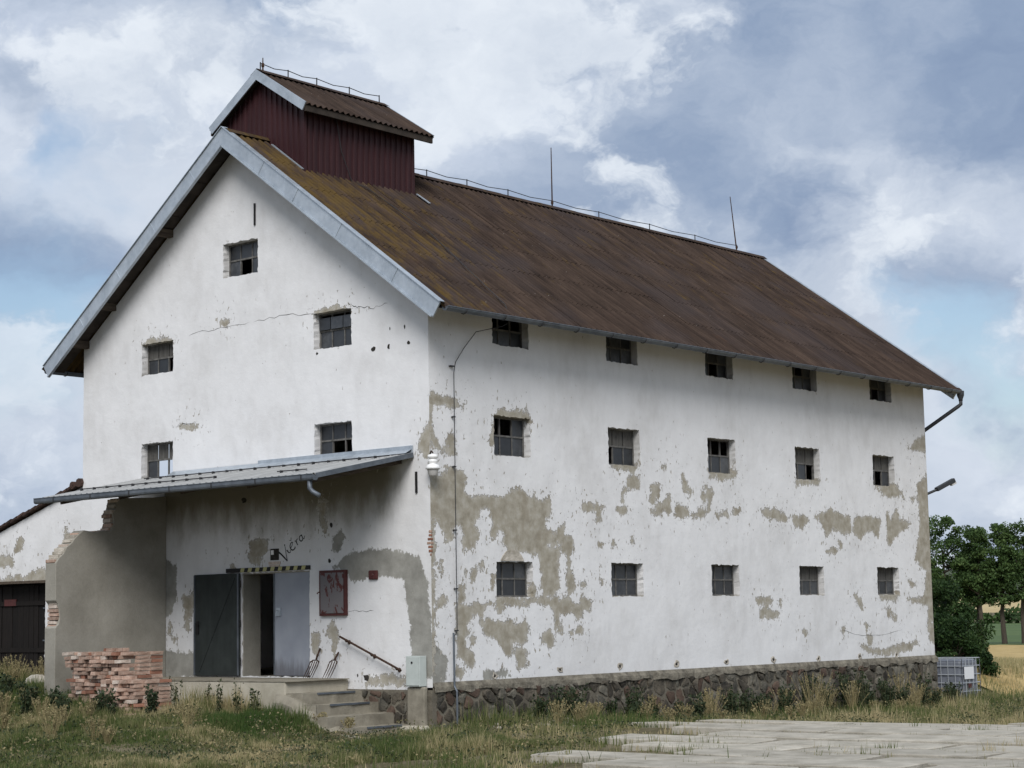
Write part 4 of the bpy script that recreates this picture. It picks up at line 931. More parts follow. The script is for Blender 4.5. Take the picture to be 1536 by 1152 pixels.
# ---- loading platform and steps
LP = thing('loading_platform', 'pale concrete loading platform with worn steps beside the double doors', 'platform', (-5, -.8, 0))
b = MB(); b.box(-7.64, -2.2, -1.65, -.004, -.6, .83); b.obj('deck', M['concrete'], LP, bevel=.02)
b = MB(); b.box(-7.64, -2.12, -1.66, -.055, .83, .845); b.obj('screed', M['step_concrete'], LP)
for i, (xa, xb, yn) in enumerate([(-2.2, -1.74, -1.62), (-1.74, -1.36, -1.66), (-1.36, -.92, -1.80), (-.92, -.52, -1.55), (-.52, -.02, -1.55)]):
    z = .82-.20*(i+1); b = MB()
    n = 8; top = []
    for k in range(n+1):
        y = yn+(-.055-yn)*k/n; top.append((xb+random.uniform(-.015, .015), y, z+random.uniform(-.008, .008)))
    v = [(xa-.1, p[1], p[2]) for p in top]+top+[(p[0]+.01, p[1], -.6) for p in top]; m = n+1
    b.add(v, [(k, k+m, k+m+1, k+1) for k in range(n)]+[(m+k, 2*m+k, 2*m+k+1, m+k+1) for k in range(n)])
    b.add([(xa-.1, yn, z), (xb, yn, z), (xb+.01, yn, -.6), (xa-.1, yn, -.6)], [(0, 3, 2, 1)])
    st = b.obj('step', M['step_concrete'], LP)
    if i != 2:
        q = MB(); q.bar((xb+.008, yn+.35, z-.012), (xb+.008, -.30, z-.012), .03, .035); q.obj('nosing_iron', M['zinc_dark'], st)
b = MB()   # broken cheek on the near side
prf = [(-2.3, .62), (-2.1, .56), (-1.8, .50), (-1.66, .36), (-1.4, .30), (-1.22, .12), (-.95, .06), (-.80, -.06), (-.4, -.12), (.05, -.17), (.05, -.5), (-2.3, -.5)]
v = []
for y, k in ((-1.84, .74), (-1.76, 1.0), (-1.50, 1.0)): v += [(x+random.uniform(-.04, .04), y+random.uniform(-.03, .03), (z if z <= -.4 else z-.5*(1-k)+random.uniform(-.04, .04))) for x, z in prf]
m = len(prf); b.add(v, [(q*m+i, q*m+i+1, (q+1)*m+i+1, (q+1)*m+i) for q in range(2) for i in range(m-1)]+[tuple(range(m))[::-1]]); b.obj('broken_cheek', M['step_concrete'], LP)
b = MB(); b.box(-.50, -.06, -.17, -.06, -.6, .70); b.obj('pier', M['step_concrete'], LP, bevel=.03)
b = MB(); b.box(-.62, .05, -1.65, -.06, -.6, -.15); b.obj('foot_slab', M['concrete'], LP, bevel=.03)
b = MB(); b.box(-.55, .0, -.36, -.05, -.5, .0); b.obj('pier_foot', M['concrete'], LP, bevel=.05)

# ---- things fixed to or leaning on the walls
tb = thing('meter_cabinet', 'pale grey-green meter cabinet on the concrete pier at the wall corner', 'cabinet', (-.3, -.2, .7))
b = MB(); b.box(-.47, -.12, -.22, -.03, .71, 1.27); b.obj('housing', M['meter'], tb, bevel=.008)
q = MB(); q.box(-.455, -.135, -.232, -.224, .73, 1.25); q.obj('cabinet_door', M['meter'], tb, bevel=.003)
q = MB(); q.lathe([(.02, 0), (.02, .012)], (-.30, -.236, 1.15), 8, axis=(0, -1, 0)); q.obj('lock', M['black'], tb)
rc = thing('wall_cabinet', 'worn red-framed grey metal wall cabinet right of the double doors', 'cabinet', (-2.56, -.05, 2.03))
b = MB(); b.box(-2.93, -2.20, -.07, -.002, 2.04, 2.92); b.obj('housing', M['red'], rc, bevel=.005)
b = MB(); b.box(-2.88, -2.25, -.082, -.072, 2.09, 2.87); b.obj('cabinet_door', M['red_worn'], rc)
b = MB(); b.tube([(-2.90, -.075, 2.50), (-2.90, -.115, 2.50), (-2.94, -.115, 2.47)], .012, 6); b.obj('handle', M['red'], rc)
rb = thing('alarm_box', 'small red square box on the grey cement patch of the wall', 'box', (-1.48, -.03, 2.7))
b = MB(); b.box(-1.60, -1.37, -.05, -.002, 2.71, 2.885); b.obj('housing', M['red'], rb, bevel=.02); b = MB(); b.lathe([(.03, 0), (.028, .01)], (-1.485, -.052, 2.80), 10, axis=(0, -1, 0)); b.obj('button', M['red_worn'], rb)
hr = thing('handrail', 'rusty pipe handrail sloping down the wall beside the steps', 'handrail', (-1.5, -.12, 1.0))
b = MB(); b.tube([(-2.30, -.13, 1.64), (-.68, -.13, 1.00)], .022, 8); b.obj('rail', M['iron'], hr)
for f in (.08, .5, .9):
    x = -2.30+1.62*f; z = 1.64-.64*f; b = MB(); b.tube([(x, -.002, z-.06), (x, -.09, z-.05), (x, -.13, z)], .013, 6); b.lathe([(.045, 0), (.04, .012)], (x, -.002, z-.06), 8, axis=(0, -1, 0)); b.obj('rail_bracket', M['iron'], hr)
def fork(x, label, tines, wd, hx, top):
    th = thing('pitchfork', label, 'pitchfork', (x, -.25, .845), 'pitchforks leaning by the doors')
    b = MB(); b.tube([(x+hx*.35, -.12, 1.20), (x+hx, -.03, top)], [.020, .017], 8); b.obj('handle', M['iron'], th)
    b = MB(); b.tube([(x-wd/2, -.15, 1.15), (x-wd*.25, -.135, 1.19), (x+wd*.25, -.135, 1.19), (x+wd/2, -.15, 1.15)], .012, 6); b.obj('head', M['iron'], th)
    for i in range(tines):
        f = i/(tines-1)-.5; xx = x+wd*f; b = MB(); b.tube([(xx, -.145, 1.17), (xx-.02, -.19, 1.05), (xx-.06, -.24, .92), (xx-.09, -.26, .85)], [.010, .010, .008, .004], 6); b.obj('tine', M['iron'], th)
fork(-2.98, 'five-tined pitchfork leaning against the blue-grey door edge', 5, .24, .03, 1.42); fork(-2.46, 'four-tined pitchfork leaning against the white wall', 4, .20, .02, 1.34)
lm = thing('porcelain_lamp', 'white porcelain wall lamp with glass bowl at the building corner', 'lamp', (.13, -.06, 4.6))
c0 = (.15, -.08, 4.66)
b = MB(); b.lathe([(.05, .33), (.095, .32), (.10, .26), (.07, .25), (.09, .22), (.095, .18), (.07, .16), (.12, .12), (.14, .08), (.135, .05)][::-1], c0, 14); b.obj('housing', M['white_gloss'], lm, smooth=True)
b = MB(); b.lathe([(.06, -.09), (.085, -.06), (.105, .03), (.11, .05)], c0, 14); b.obj('glass_bowl', M['lampglass'], lm, smooth=True)
b = MB(); b.tube([(.0, 0, 4.98), (.08, -.05, 5.06), (.17, -.10, 5.02)], .016, 6); b.tube([(0, .0, 4.95), (.03, -.04, 4.80), (.1, -.08, 4.74)], .010, 5); b.obj('arm', M['iron'], lm)
fl = thing('floodlight', 'grey floodlight on a short arm at the far wall corner', 'lamp', (0, 19.3, 5.0))
b = MB(); b.tube([(-.03, 19.27, 4.98), (.16, 19.50, 5.10)], .035, 8); b.obj('arm', M['dark_metal'], fl)
b = MB(); b.bar((.14, 19.46, 5.09), (.42, 19.92, 5.35), .16, .11); b.obj('housing', M['dark_metal'], fl, bevel=.015)
b = MB(); b.bar((.36, 19.86, 5.23), (.43, 19.96, 5.29), .14, .08); b.obj('lens', M['lampglass'], fl)

# ---- grey broken side wall left of the platform
BW = thing('broken_wall', 'grey rendered side wall with stepped broken top beside the brick pile', 'wall', (-7.8, -1.4, .4))
prf = [(0.0, 4.62), (-.30, 4.60), (-1.22, 4.56), (-1.30, 4.45), (-1.33, 4.33), (-1.42, 4.22), (-1.38, 4.08), (-1.44, 3.95), (-1.47, 3.87), (-1.62, 3.85), (-1.9, 3.84), (-2.14, 3.86), (-2.26, 3.80), (-2.36, 3.72), (-2.44, 3.60), (-2.56, 3.50), (-2.64, 3.38), (-2.74, 3.30), (-2.82, 3.18)]
prf = [(y if y > -.1 else y, z+random.uniform(-.02, .02)) for y, z in prf]
notch = [(-2.82, 2.45), (-2.76, 2.38), (-2.72, 2.25), (-2.71, 2.10), (-2.74, 1.98), (-2.82, 1.90)]
poly = [(-.004, .2)]+[(min(y, -.004), z) for y, z in prf]+notch+[(-2.82, .2)]
b = MB(); b.prism([(y, z) for y, z in poly][::-1], 0, -8.00, -7.65); b.obj('render', M['cement'], BW, bevel=.012)
for i in range(7):
    b = MB(); z = 1.90+i*.078; b.box(-7.96+random.uniform(-.02, .02), -7.69+random.uniform(-.03, .02), -2.79+random.uniform(-.03, .03), -2.60, z, z+.064); b.obj('brick', M[random.choice(['brick_red', 'brick', 'brick_pale'])], BW, bevel=.006)
def along(pl, step):
    for a, c in zip(pl, pl[1:]):
        L = math.hypot(c[0]-a[0], c[1]-a[1]); k = max(1, round(L/step))
        for i in range(k): f = (i+.5)/k; yield a[0]+(c[0]-a[0])*f, a[1]+(c[1]-a[1])*f
for y, z in along(prf[2:9]+prf[12:], .10):
    b = MB(); w_ = random.uniform(.07, .14); b.box(-7.97+random.uniform(-.02, .03), -7.67+random.uniform(-.03, .02), y-w_*.5, y+w_*.6, z-.045+random.uniform(-.03, .01), z+.022); b.obj('brick', M[random.choice(['brick', 'rubble', 'brick_pale', 'rubble'])], BW, bevel=.008)

# ---- lean-to annex on the left
AN = thing('lean_to_annex', 'white lean-to annex with dark tiled roof edge and black wooden gate', 'building', (-13, .5, .8))
def az(x): return 5.04+.285*(x+10.62)
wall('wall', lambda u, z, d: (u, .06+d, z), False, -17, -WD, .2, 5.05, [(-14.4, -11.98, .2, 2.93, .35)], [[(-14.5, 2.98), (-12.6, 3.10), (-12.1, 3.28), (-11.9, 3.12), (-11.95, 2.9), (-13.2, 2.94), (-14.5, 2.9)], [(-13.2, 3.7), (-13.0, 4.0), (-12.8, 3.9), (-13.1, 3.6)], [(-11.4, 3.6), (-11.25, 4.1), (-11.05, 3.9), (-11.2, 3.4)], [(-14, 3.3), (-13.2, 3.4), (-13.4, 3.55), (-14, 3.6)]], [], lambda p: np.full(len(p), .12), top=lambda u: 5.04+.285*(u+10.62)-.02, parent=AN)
for i in range(26):
    x1 = -10.60-i*.235; x0 = x1-.26; b = MB(); k = .03*(i % 2)*.4+random.uniform(0, .02)
    v = [(x, y, az(x)+h) for y in (-.06, 3.2) for x, h in ((x0, .0+k), (x1, .035+k), (x1, .085+k), (x0, .06+k))]
    b.add(v, [(0, 1, 2, 3), (7, 6, 5, 4), (0, 4, 5, 1), (1, 5, 6, 2), (2, 6, 7, 3), (3, 7, 4, 0)]); b.obj('roof_tile', M['tile'], AN)
b = MB(); b.tube([(-10.62-.0, -.08, 5.10), (-10.62, .8, 5.10)], .10, 8); b.tube([(-10.9, -.05, 5.06), (-10.9, .8, 5.06)], .085, 8); b.obj('ridge_tile', M['tile'], AN)
for x0, x1 in ((-17, -14.4), (-11.98, -10.6)): pass
b = MB(); b.box(-17, -10.6, 3.1, 3.2, .2, 3.1); b.obj('back_wall', M['cement'], AN)
GT = MB().box(-14.4, -11.98, .36, .40, .3, 2.95).obj('gate', M['gate'], AN)
x = -14.38
while x < -12.0:
    w_ = random.uniform(.17, .24); x1 = min(x+w_, -11.99); b = MB(); e = random.uniform(0, .02); b.box(x, x1-.014, .31-e, .345, .45, 2.91-random.uniform(0, .05)); b.obj('plank', M['gate'], GT); x = x1
for z in (2.42, 1.35): b = MB(); b.box(-14.3, -12.05, .27, .30, z, z+.10); b.obj('crossbar', M['gate'], GT)
b = MB(); b.box(-13.85, -13.40, .26, .285, 2.42, 2.57); b.obj('sign_board', M['red'], GT)
for z in (2.35, 1.62): b = MB(); b.bar((-12.35, .28, z), (-12.16, .28, z), .03, .03); b.obj('hinge', M['zinc_dark'], GT)
b = MB(); b.bar((-14.45, .045, 2.955), (-11.9, .045, 2.945), .10, .06); b.obj('timber_lintel', M['timber'], AN)

# ---- brick pile
BP = thing('brick_pile', 'stacked pile of salvaged pale red bricks in front of the platform', 'brick pile', (-5.7, -2.6, .4))
def brickmesh(name, m_):
    b = MB(); L, w_, h = .285, .138, .064; v = []
    for z in (0, h):
        for y in (0, L):
            for x in (0, w_): v.append((x+random.uniform(-.008, .008), y+random.uniform(-.012, .012), z+random.uniform(-.005, .005)))
    b.add(v, [(0, 2, 3, 1), (4, 5, 7, 6), (0, 1, 5, 4), (2, 6, 7, 3), (0, 4, 6, 2), (1, 3, 7, 5)]); return b.mesh(name, m_)
BM = [brickmesh('brick', M[random.choice(['brick', 'brick_pale', 'brick', 'brick_pale', 'brick', 'brick_red'])]) for _ in range(14)]
def put_brick(x, y, z, rz_=0, tilt=0):
    mt = Matrix.Translation((x, y, z)) @ Matrix.Rotation(rz_, 4, 'Z') @ Matrix.Rotation(tilt, 4, 'Y')
    link('brick', random.choice(BM), BP, mt)
def pile(x0, x1, zb, layers, yf, right_side=True, taper=0):
    for l in range(layers):
        z = zb+l*.0735; x = x0+random.uniform(-.02, .03)
        while x < x1-.14:
            if random.random() < .07 and x < x1-.3:      # a stretcher laid lengthwise
                put_brick(x+.285, yf+random.uniform(-.03, .03), z, math.pi/2+random.uniform(-.04, .04)); x += .295
            else:
                put_brick(x, yf+.05*math.sin(x*9+l*.5)+random.uniform(-.09, .09), z+random.uniform(-.006, .006), random.uniform(-.05, .05), random.uniform(-.02, .02)); x += .150+random.uniform(0, .035)
        if right_side and l % 1 == 0:
            for yy in (yf+.30, yf+.59): put_brick(x1-.145+random.uniform(-.02, .02), yy, z, random.uniform(-.04, .04))
    zt = zb+layers*.0735
    x = x0
    while x < x1-.3:
        put_brick(x, yf+.28+random.uniform(-.02, .02), zt-.075, random.uniform(-.05, .05)); x += .15
    x = x0+.05
    while x < x1-.35:
        if random.random() < .75: put_brick(x+.28, yf+.12+random.uniform(-.05, .3), zt, math.pi/2+random.uniform(-.3, .3), random.uniform(-.05, .05))
        x += .30
pile(-7.12, -5.28, .40, 14, -2.90); pile(-5.62, -4.72, .32, 8, -3.15)
for i in range(16):
    put_brick(random.uniform(-7.2, -4.2), random.uniform(-3.6, -3.2), gz(-6, -3.4)-.02, random.uniform(0, 3), random.uniform(-.2, .2))
# ---- rubble by the gate
def boulder(name, x, y, z, sx, sy, sz, material, rot=0, parent=None):
    n = 9; v = []; b = MB()
    for q, (k, h) in enumerate(((.75, 0), (1, .35), (.9, .75), (.5, 1.0))):
        for i in range(n):
            a = 6.283*i/n+rot; r_ = k*random.uniform(.78, 1.12); v.append((x+sx*r_*math.cos(a), y+sy*r_*math.sin(a), z+sz*h+random.uniform(-.1, .1)*sz))
    b.add(v, [(q*n+i, q*n+(i+1) % n, (q+1)*n+(i+1) % n, (q+1)*n+i) for q in range(3) for i in range(n)]+[tuple(range(3*n, 4*n))]); return b.obj(name, material, parent, bevel=.008)
tag(boulder('concrete_block', -8.95, -2.3, .70, .34, .20, .24, M['rubble'], .3), 'pale broken concrete block lying before the black wooden gate', 'rubble')
kb = MB()
for i in range(14):
    x0 = -12.5+i*.34; x1 = x0+.33; kb.add([(x0, -3.05, .40), (x1, -3.05, .40), (x1, -3.05+random.uniform(-.03, .03), .58+random.uniform(-.02, .02)), (x0, -3.05, .58), (x0, -2.75, .59), (x1, -2.75, .59)], [(0, 1, 2, 3), (3, 2, 5, 4)])
tag(kb.obj('concrete_kerb', M['concrete']), 'low concrete kerb running left from the broken grey wall', 'kerb')
rb = MB()
for i in range(160):
    x, y = random.uniform(-12, -8.1), random.uniform(-2.75, -.4); s_ = random.uniform(.03, .10); z = .60+random.uniform(-.02, .10)
    v = [(x+s_*random.uniform(-1, 1)+s_*dx, y+s_*dy, z+s_*.6*dz) for dx, dy, dz in ((-1, -1, -1), (1, -1, -1), (1, 1, -1), (-1, 1, -1), (-.7, -.6, .7), (.6, -.7, .9), (.7, .6, .6), (-.6, .7, .8))]
    rb.add(v, [(4, 5, 6, 7), (0, 1, 5, 4), (1, 2, 6, 5), (2, 3, 7, 6), (3, 0, 4, 7)])
o_ = rb.obj('rubble', M['rubble']); tag(o_, 'scattered pale rubble before the wooden gate', 'rubble', kind='stuff')
gm_ = MB()
for i in range(420):
    x, y = random.gauss(.75, .45), random.gauss(2.9, .9)
    if x < .2: continue
    s_ = random.uniform(.012, .045); z = gz(x, y)+.10*math.exp(-((x-.6)/.5)**2-((y-2.9)/.9)**2)+random.uniform(0, .03)
    v = [(x+s_*dx*random.uniform(.6, 1.3), y+s_*dy*random.uniform(.6, 1.3), z+s_*.7*dz) for dx, dy, dz in ((-1, -1, -1), (1, -1, -1), (1, 1, -1), (-1, 1, -1), (-.7, -.6, .7), (.6, -.7, .9), (.7, .6, .6), (-.6, .7, .8))]
    gm_.add(v, [(4, 5, 6, 7), (0, 1, 5, 4), (1, 2, 6, 5), (2, 3, 7, 6), (3, 0, 4, 7)])
tag(gm_.obj('gravel', M['slab']), 'loose grey gravel at the foot of the stone plinth', 'gravel', kind='stuff')

# ---- IBC tank
IB = thing('water_tank', 'grey plastic tank in a galvanised wire cage at the far wall corner', 'tank', (0, 20.4, -.5))
tx0, tx1, ty0, ty1, tz0, tz1 = -.62, .40, 19.92, 20.92, -.56, .66
b = MB(); b.box(tx0+.03, tx1-.03, ty0+.03, ty1-.03, tz0+.20, tz1-.03); b.obj('bottle', M['ibc'], IB, bevel=.09)
cg = MB()
for z in (tz0+.15, tz0+.36, tz0+.58, tz0+.80, tz0+1.02, tz1):
    cg.tube([(tx0, ty0, z), (tx1, ty0, z), (tx1, ty1, z), (tx0, ty1, z), (tx0, ty0, z)], .013, 5)
for i in range(6):
    f = i/5; x = tx0+(tx1-tx0)*f; y = ty0+(ty1-ty0)*f
    for p in ((x, ty0), (x, ty1), (tx1, y), (tx0, y)): cg.tube([(p[0], p[1], tz0+.12), (p[0], p[1], tz1)], .011, 5)
cg.obj('cage', M['cage'], IB)
for x in (tx0+.06, (tx0+tx1)/2, tx1-.06):
    b = MB(); b.box(x-.06, x+.06, ty0, ty1, tz0, tz0+.12); b.obj('pallet_foot', M['cage'], IB)
b = MB(); b.box(tx0, tx1, ty0, ty1, tz0+.121, tz0+.15); b.obj('pallet_deck', M['cage'], IB)
b = MB(); b.box(tx1+.014, tx1+.022, ty0+.10, ty0+.62, tz0+.68, tz0+1.0); b.obj('label_plate', M['paper'], IB)
b = MB(); b.box(tx1+.014, tx1+.024, ty0+.30, ty0+.46, tz0+.45, tz0+.56); b.obj('red_tag', M['red'], IB)
b = MB(); b.lathe([(.07, 0), (.07, .05), (.045, .06), (.045, .16)], (tx1-.25, ty0-.0, tz0+.20), 12, axis=(0, -1, 0)); b.obj('valve', M['lampglass'], IB)

# ------------------------------------------------------------ plants
def leafcloud(name, C, N, size, tone, material, parent):
    """C: n×3 centres, N leaf normals jitter, size array, tone array -> quads"""
    n = len(C); a = rng.normal(size=(n, 3)); a /= np.linalg.norm(a, axis=1)[:, None]; r_ = rng.normal(size=(n, 3)); c = np.cross(a, r_); c /= np.linalg.norm(c, axis=1)[:, None]
    s_ = size[:, None]; P = np.stack([C-a*s_, C+c*s_*.55, C+a*s_, C-c*s_*.55], 1).reshape(-1, 3)
    me = bpy.data.meshes.new(name); me.vertices.add(4*n); me.vertices.foreach_set('co', P.ravel()); me.loops.add(4*n); me.polygons.add(n)
    me.loops.foreach_set('vertex_index', np.arange(4*n)); me.polygons.foreach_set('loop_start', np.arange(0, 4*n, 4)); me.polygons.foreach_set('loop_total', np.full(n, 4))
    at = me.attributes.new('tone', 'FLOAT', 'POINT'); at.data.foreach_set('value', np.repeat(np.clip(tone, 0, 1), 4).astype(np.float32))
    me.materials.append(material); me.update(calc_edges=True); return link(name, me, parent)
def tree(x, y, h, spread, label, group, clumps=46, per=150, leaf=.17, trunk_to=.30, name='tree', bark='bark', lmat='leaf', seed=0, lean=0):
    z0 = float(hgt(x, y))-.1; T = thing(name, label, 'tree', (x, y, z0), group); R_ = random.Random(seed)
    b = MB(); top = Vector((x+lean*h*.5, y, z0+h*.82)); base = Vector((x, y, z0)); pts = []; tr = h*.020
    for i in range(7):
        f = i/6; p = base.lerp(top, f); p += Vector((R_.uniform(-.12, .12), R_.uniform(-.12, .12), 0))*(f > 0); pts.append(p)
    b.tube(pts, [tr*(1.25-1.1*i/6) for i in range(7)], 7); ends = []
    for i in range(13):
        f = R_.uniform(trunk_to, .85); p = base.lerp(top, f); an = R_.uniform(0, 6.283); L = spread*R_.uniform(.6, 1.05)*(1.05-.5*abs(f-.5))
        e = p+Vector((math.cos(an)*L, math.sin(an)*L, L*R_.uniform(.35, .9))); m_ = p.lerp(e, .5)+Vector((0, 0, -.08*L)); b.tube([p, m_, e], [tr*.42, tr*.28, tr*.10], 5); ends += [e, m_.lerp(e, .5)]
    b.obj('trunk', M[bark], T)
    cc = [Vector(e) for e in ends]
    while len(cc) < clumps:
        f = R_.uniform(trunk_to+.02, 1.0); an = R_.uniform(0, 6.283); w_ = math.sqrt(max(0, 1-((f-.62)/.42)**2)); r_ = spread*w_*math.sqrt(R_.random())
        cc.append(Vector((x+lean*h*f*.5+math.cos(an)*r_, y+math.sin(an)*r_, z0+h*f)))
    P = []; Tn = []; Sz = []
    for c in cc:
        k = int(per*R_.uniform(.6, 1.3)); r_ = spread*R_.uniform(.20, .46); q = rng.normal(size=(k, 3)); q /= np.linalg.norm(q, axis=1)[:, None]; q *= (rng.random(k)**.45)[:, None]*np.array([r_, r_, r_*.72])
        P.append(q+np.array(c)); Tn.append(np.clip(.45+R_.uniform(-.22, .22)+rng.normal(0, .16, k), 0, 1)); Sz.append(leaf*rng.uniform(.6, 1.3, k))
    leafcloud('crown', np.concatenate(P), None, np.concatenate(Sz), np.concatenate(Tn), M[lmat], T)
TB = [(-63.6, 148.1, 11.6, 2.0, -.03), (-61.7, 149.0, 11.7, 2.0, -.02), (-66.8, 146.6, 12.6, 2.2, 0), (-60.0, 149.8, 11.9, 2.1, .02), (-57.6, 151.0, 11.8, 2.1, -.01), (-55.2, 152.2, 11.5, 2.2, .01), (-69.8, 145.0, 12.4, 2.2, 0), (-65.2, 150.5, 11.3, 1.9, 0)]
TL = ['leafy tree with slender trunk in the row beyond the wheat field']*8
for i, (x, y, h, s_, ln) in enumerate(TB):
    tree(x, y, h, s_, TL[i], 'row of trees along the wheat field', 80, 135, .14, .34, seed=i+3, lean=ln)
# hedge far behind the meadow
hp = rng.uniform([-260, 395, -2.2], [60, 402, 5.5], (9000, 3)); hp[:, 2] = -2.0+(rng.random(9000)**.7)*(5.2+1.6*np.sin(hp[:, 0]*.11)+1.2*np.sin(hp[:, 0]*.31))
o_ = leafcloud('distant_wood', hp, None, rng.uniform(.5, 1.0, 9000), rng.uniform(0, .6, 9000), M['leaf'], None); tag(o_, 'dark distant wood along the far edge of the green crop', 'wood', kind='stuff')
# bush behind the tank
def bush(x, y, h, sx, label, n, leaf, seed):
    z0 = float(hgt(x, y)); T = thing('bush', label, 'bush', (x, y, z0)); R_ = random.Random(seed); b = MB(); P = []; Tn = []; Sz = []
    for i in range(14):
        an = R_.uniform(0, 6.283); r_ = sx*R_.uniform(.25, .85); e = Vector((x+math.cos(an)*r_, y+math.sin(an)*r_, z0+h*R_.uniform(.45, .95)*(1.05-.5*r_/sx))); b.tube([(x, y, z0-.1), Vector((x, y, z0)).lerp(e, .5)+Vector((0, 0, .2)), e], [.03, .02, .008], 5)
    b.obj('stems', M['bark'], T)
    for i in range(46):
        an = R_.uniform(0, 6.283); r_ = sx*math.sqrt(R_.random()); zc = z0+h*(.12+.80*R_.random())*(1-.55*(r_/sx)**2); k = n//46; rr = sx*R_.uniform(.18, .30)
        q = rng.normal(size=(k, 3)); q /= np.linalg.norm(q, axis=1)[:, None]; q *= (rng.random(k)**.4)[:, None]*np.array([rr, rr, rr*.8]); P.append(q+np.array((x+math.cos(an)*r_, y+math.sin(an)*r_, zc)))
        Tn.append(np.clip(.4+R_.uniform(-.25, .25)+rng.normal(0, .17, k), 0, 1)); Sz.append(leaf*rng.uniform(.6, 1.3, k))
    leafcloud('foliage', np.concatenate(P), None, np.concatenate(Sz), np.concatenate(Tn), M['bushleaf'], T)
bush(-2.25, 24.3, 2.0, 1.15, 'rounded dark green bush directly behind the caged tank', 16000, .048, 5)
bush(-3.9, 26.0, 3.3, 1.7, 'tall dark green bush behind the far end of the granary', 22000, .052, 6)

# grass, weeds
def blades(name, X, Y, Zb, H, Wd, tone, material, lean=.45, parent=None, curl=.5):
    n = len(X); an = rng.uniform(0, 6.283, n); tilt = rng.random(n)**1.3*lean; dx, dy = np.cos(an), np.sin(an); face = rng.uniform(0, 6.283, n); sx, sy = np.cos(face)*Wd/2, np.sin(face)*Wd/2
    def pt(f, wf, sg):
        off = tilt*H*(f**(1+curl)); return np.stack([X+dx*off+sg*sx*wf, Y+dy*off+sg*sy*wf, Zb+H*f*np.sqrt(np.clip(1-(tilt*f)**2*.5, .2, 1))], -1)
    P = np.stack([pt(0, 1, -1), pt(0, 1, 1), pt(.55, .8, -1), pt(.55, .8, 1), pt(1, .1, 0)], 1).reshape(-1, 3)
    base = np.arange(n)*5
    loops = np.stack([base, base+1, base+3, base+2, base+2, base+3, base+4], 1).ravel(); ls = np.stack([np.arange(n)*7, np.arange(n)*7+4], 1).ravel(); lt = np.tile([4, 3], n)
    me = bpy.data.meshes.new(name); me.vertices.add(5*n); me.vertices.foreach_set('co', P.ravel()); me.loops.add(7*n); me.loops.foreach_set('vertex_index', loops)
    me.polygons.add(2*n); me.polygons.foreach_set('loop_start', ls); me.polygons.foreach_set('loop_total', lt)
    at = me.attributes.new('tone', 'FLOAT', 'POINT'); at.data.foreach_set('value', np.repeat(np.clip(tone, 0, 1), 5).astype(np.float32)); me.materials.append(material); me.update(calc_edges=True)
    return link(name, me, parent)
def vnoise(x, y, s, seed):
    r_ = np.random.default_rng(seed); G = r_.random((64, 64)); u, v = x/s+31.3, y/s+17.7; i, j = np.floor(u).astype(int), np.floor(v).astype(int); f, g_ = u-i, v-j; f = f*f*(3-2*f); g_ = g_*g_*(3-2*g_)
    a = G[i % 64, j % 64]; b = G[(i+1) % 64, j % 64]; c = G[i % 64, (j+1) % 64]; d = G[(i+1) % 64, (j+1) % 64]
    return (a*(1-f)+b*f)*(1-g_)+(c*(1-f)+d*f)*g_
def field(n, x0, x1, y0, y1):
    return rng.uniform(x0, x1, n), rng.uniform(y0, y1, n)
def keep(x, y):
    ins = (x < .18) & (x > -WD) & (y > -.02)                                     # building
    plat = (x > -7.7) & (x < -2.1) & (y > -1.7)
    stair = (x > -2.3) & (x < .10) & (y > -1.95)
    pilea = (x > -7.1) & (x < -4.2) & (y > -3.1) & (y < -1.6)
    wingw = (x > -8.1) & (x < -7.5) & (y > -2.9)
    pavd = paved(x, y) & (y > -9)
    return ~(ins | plat | stair | pilea | wingw), pavd
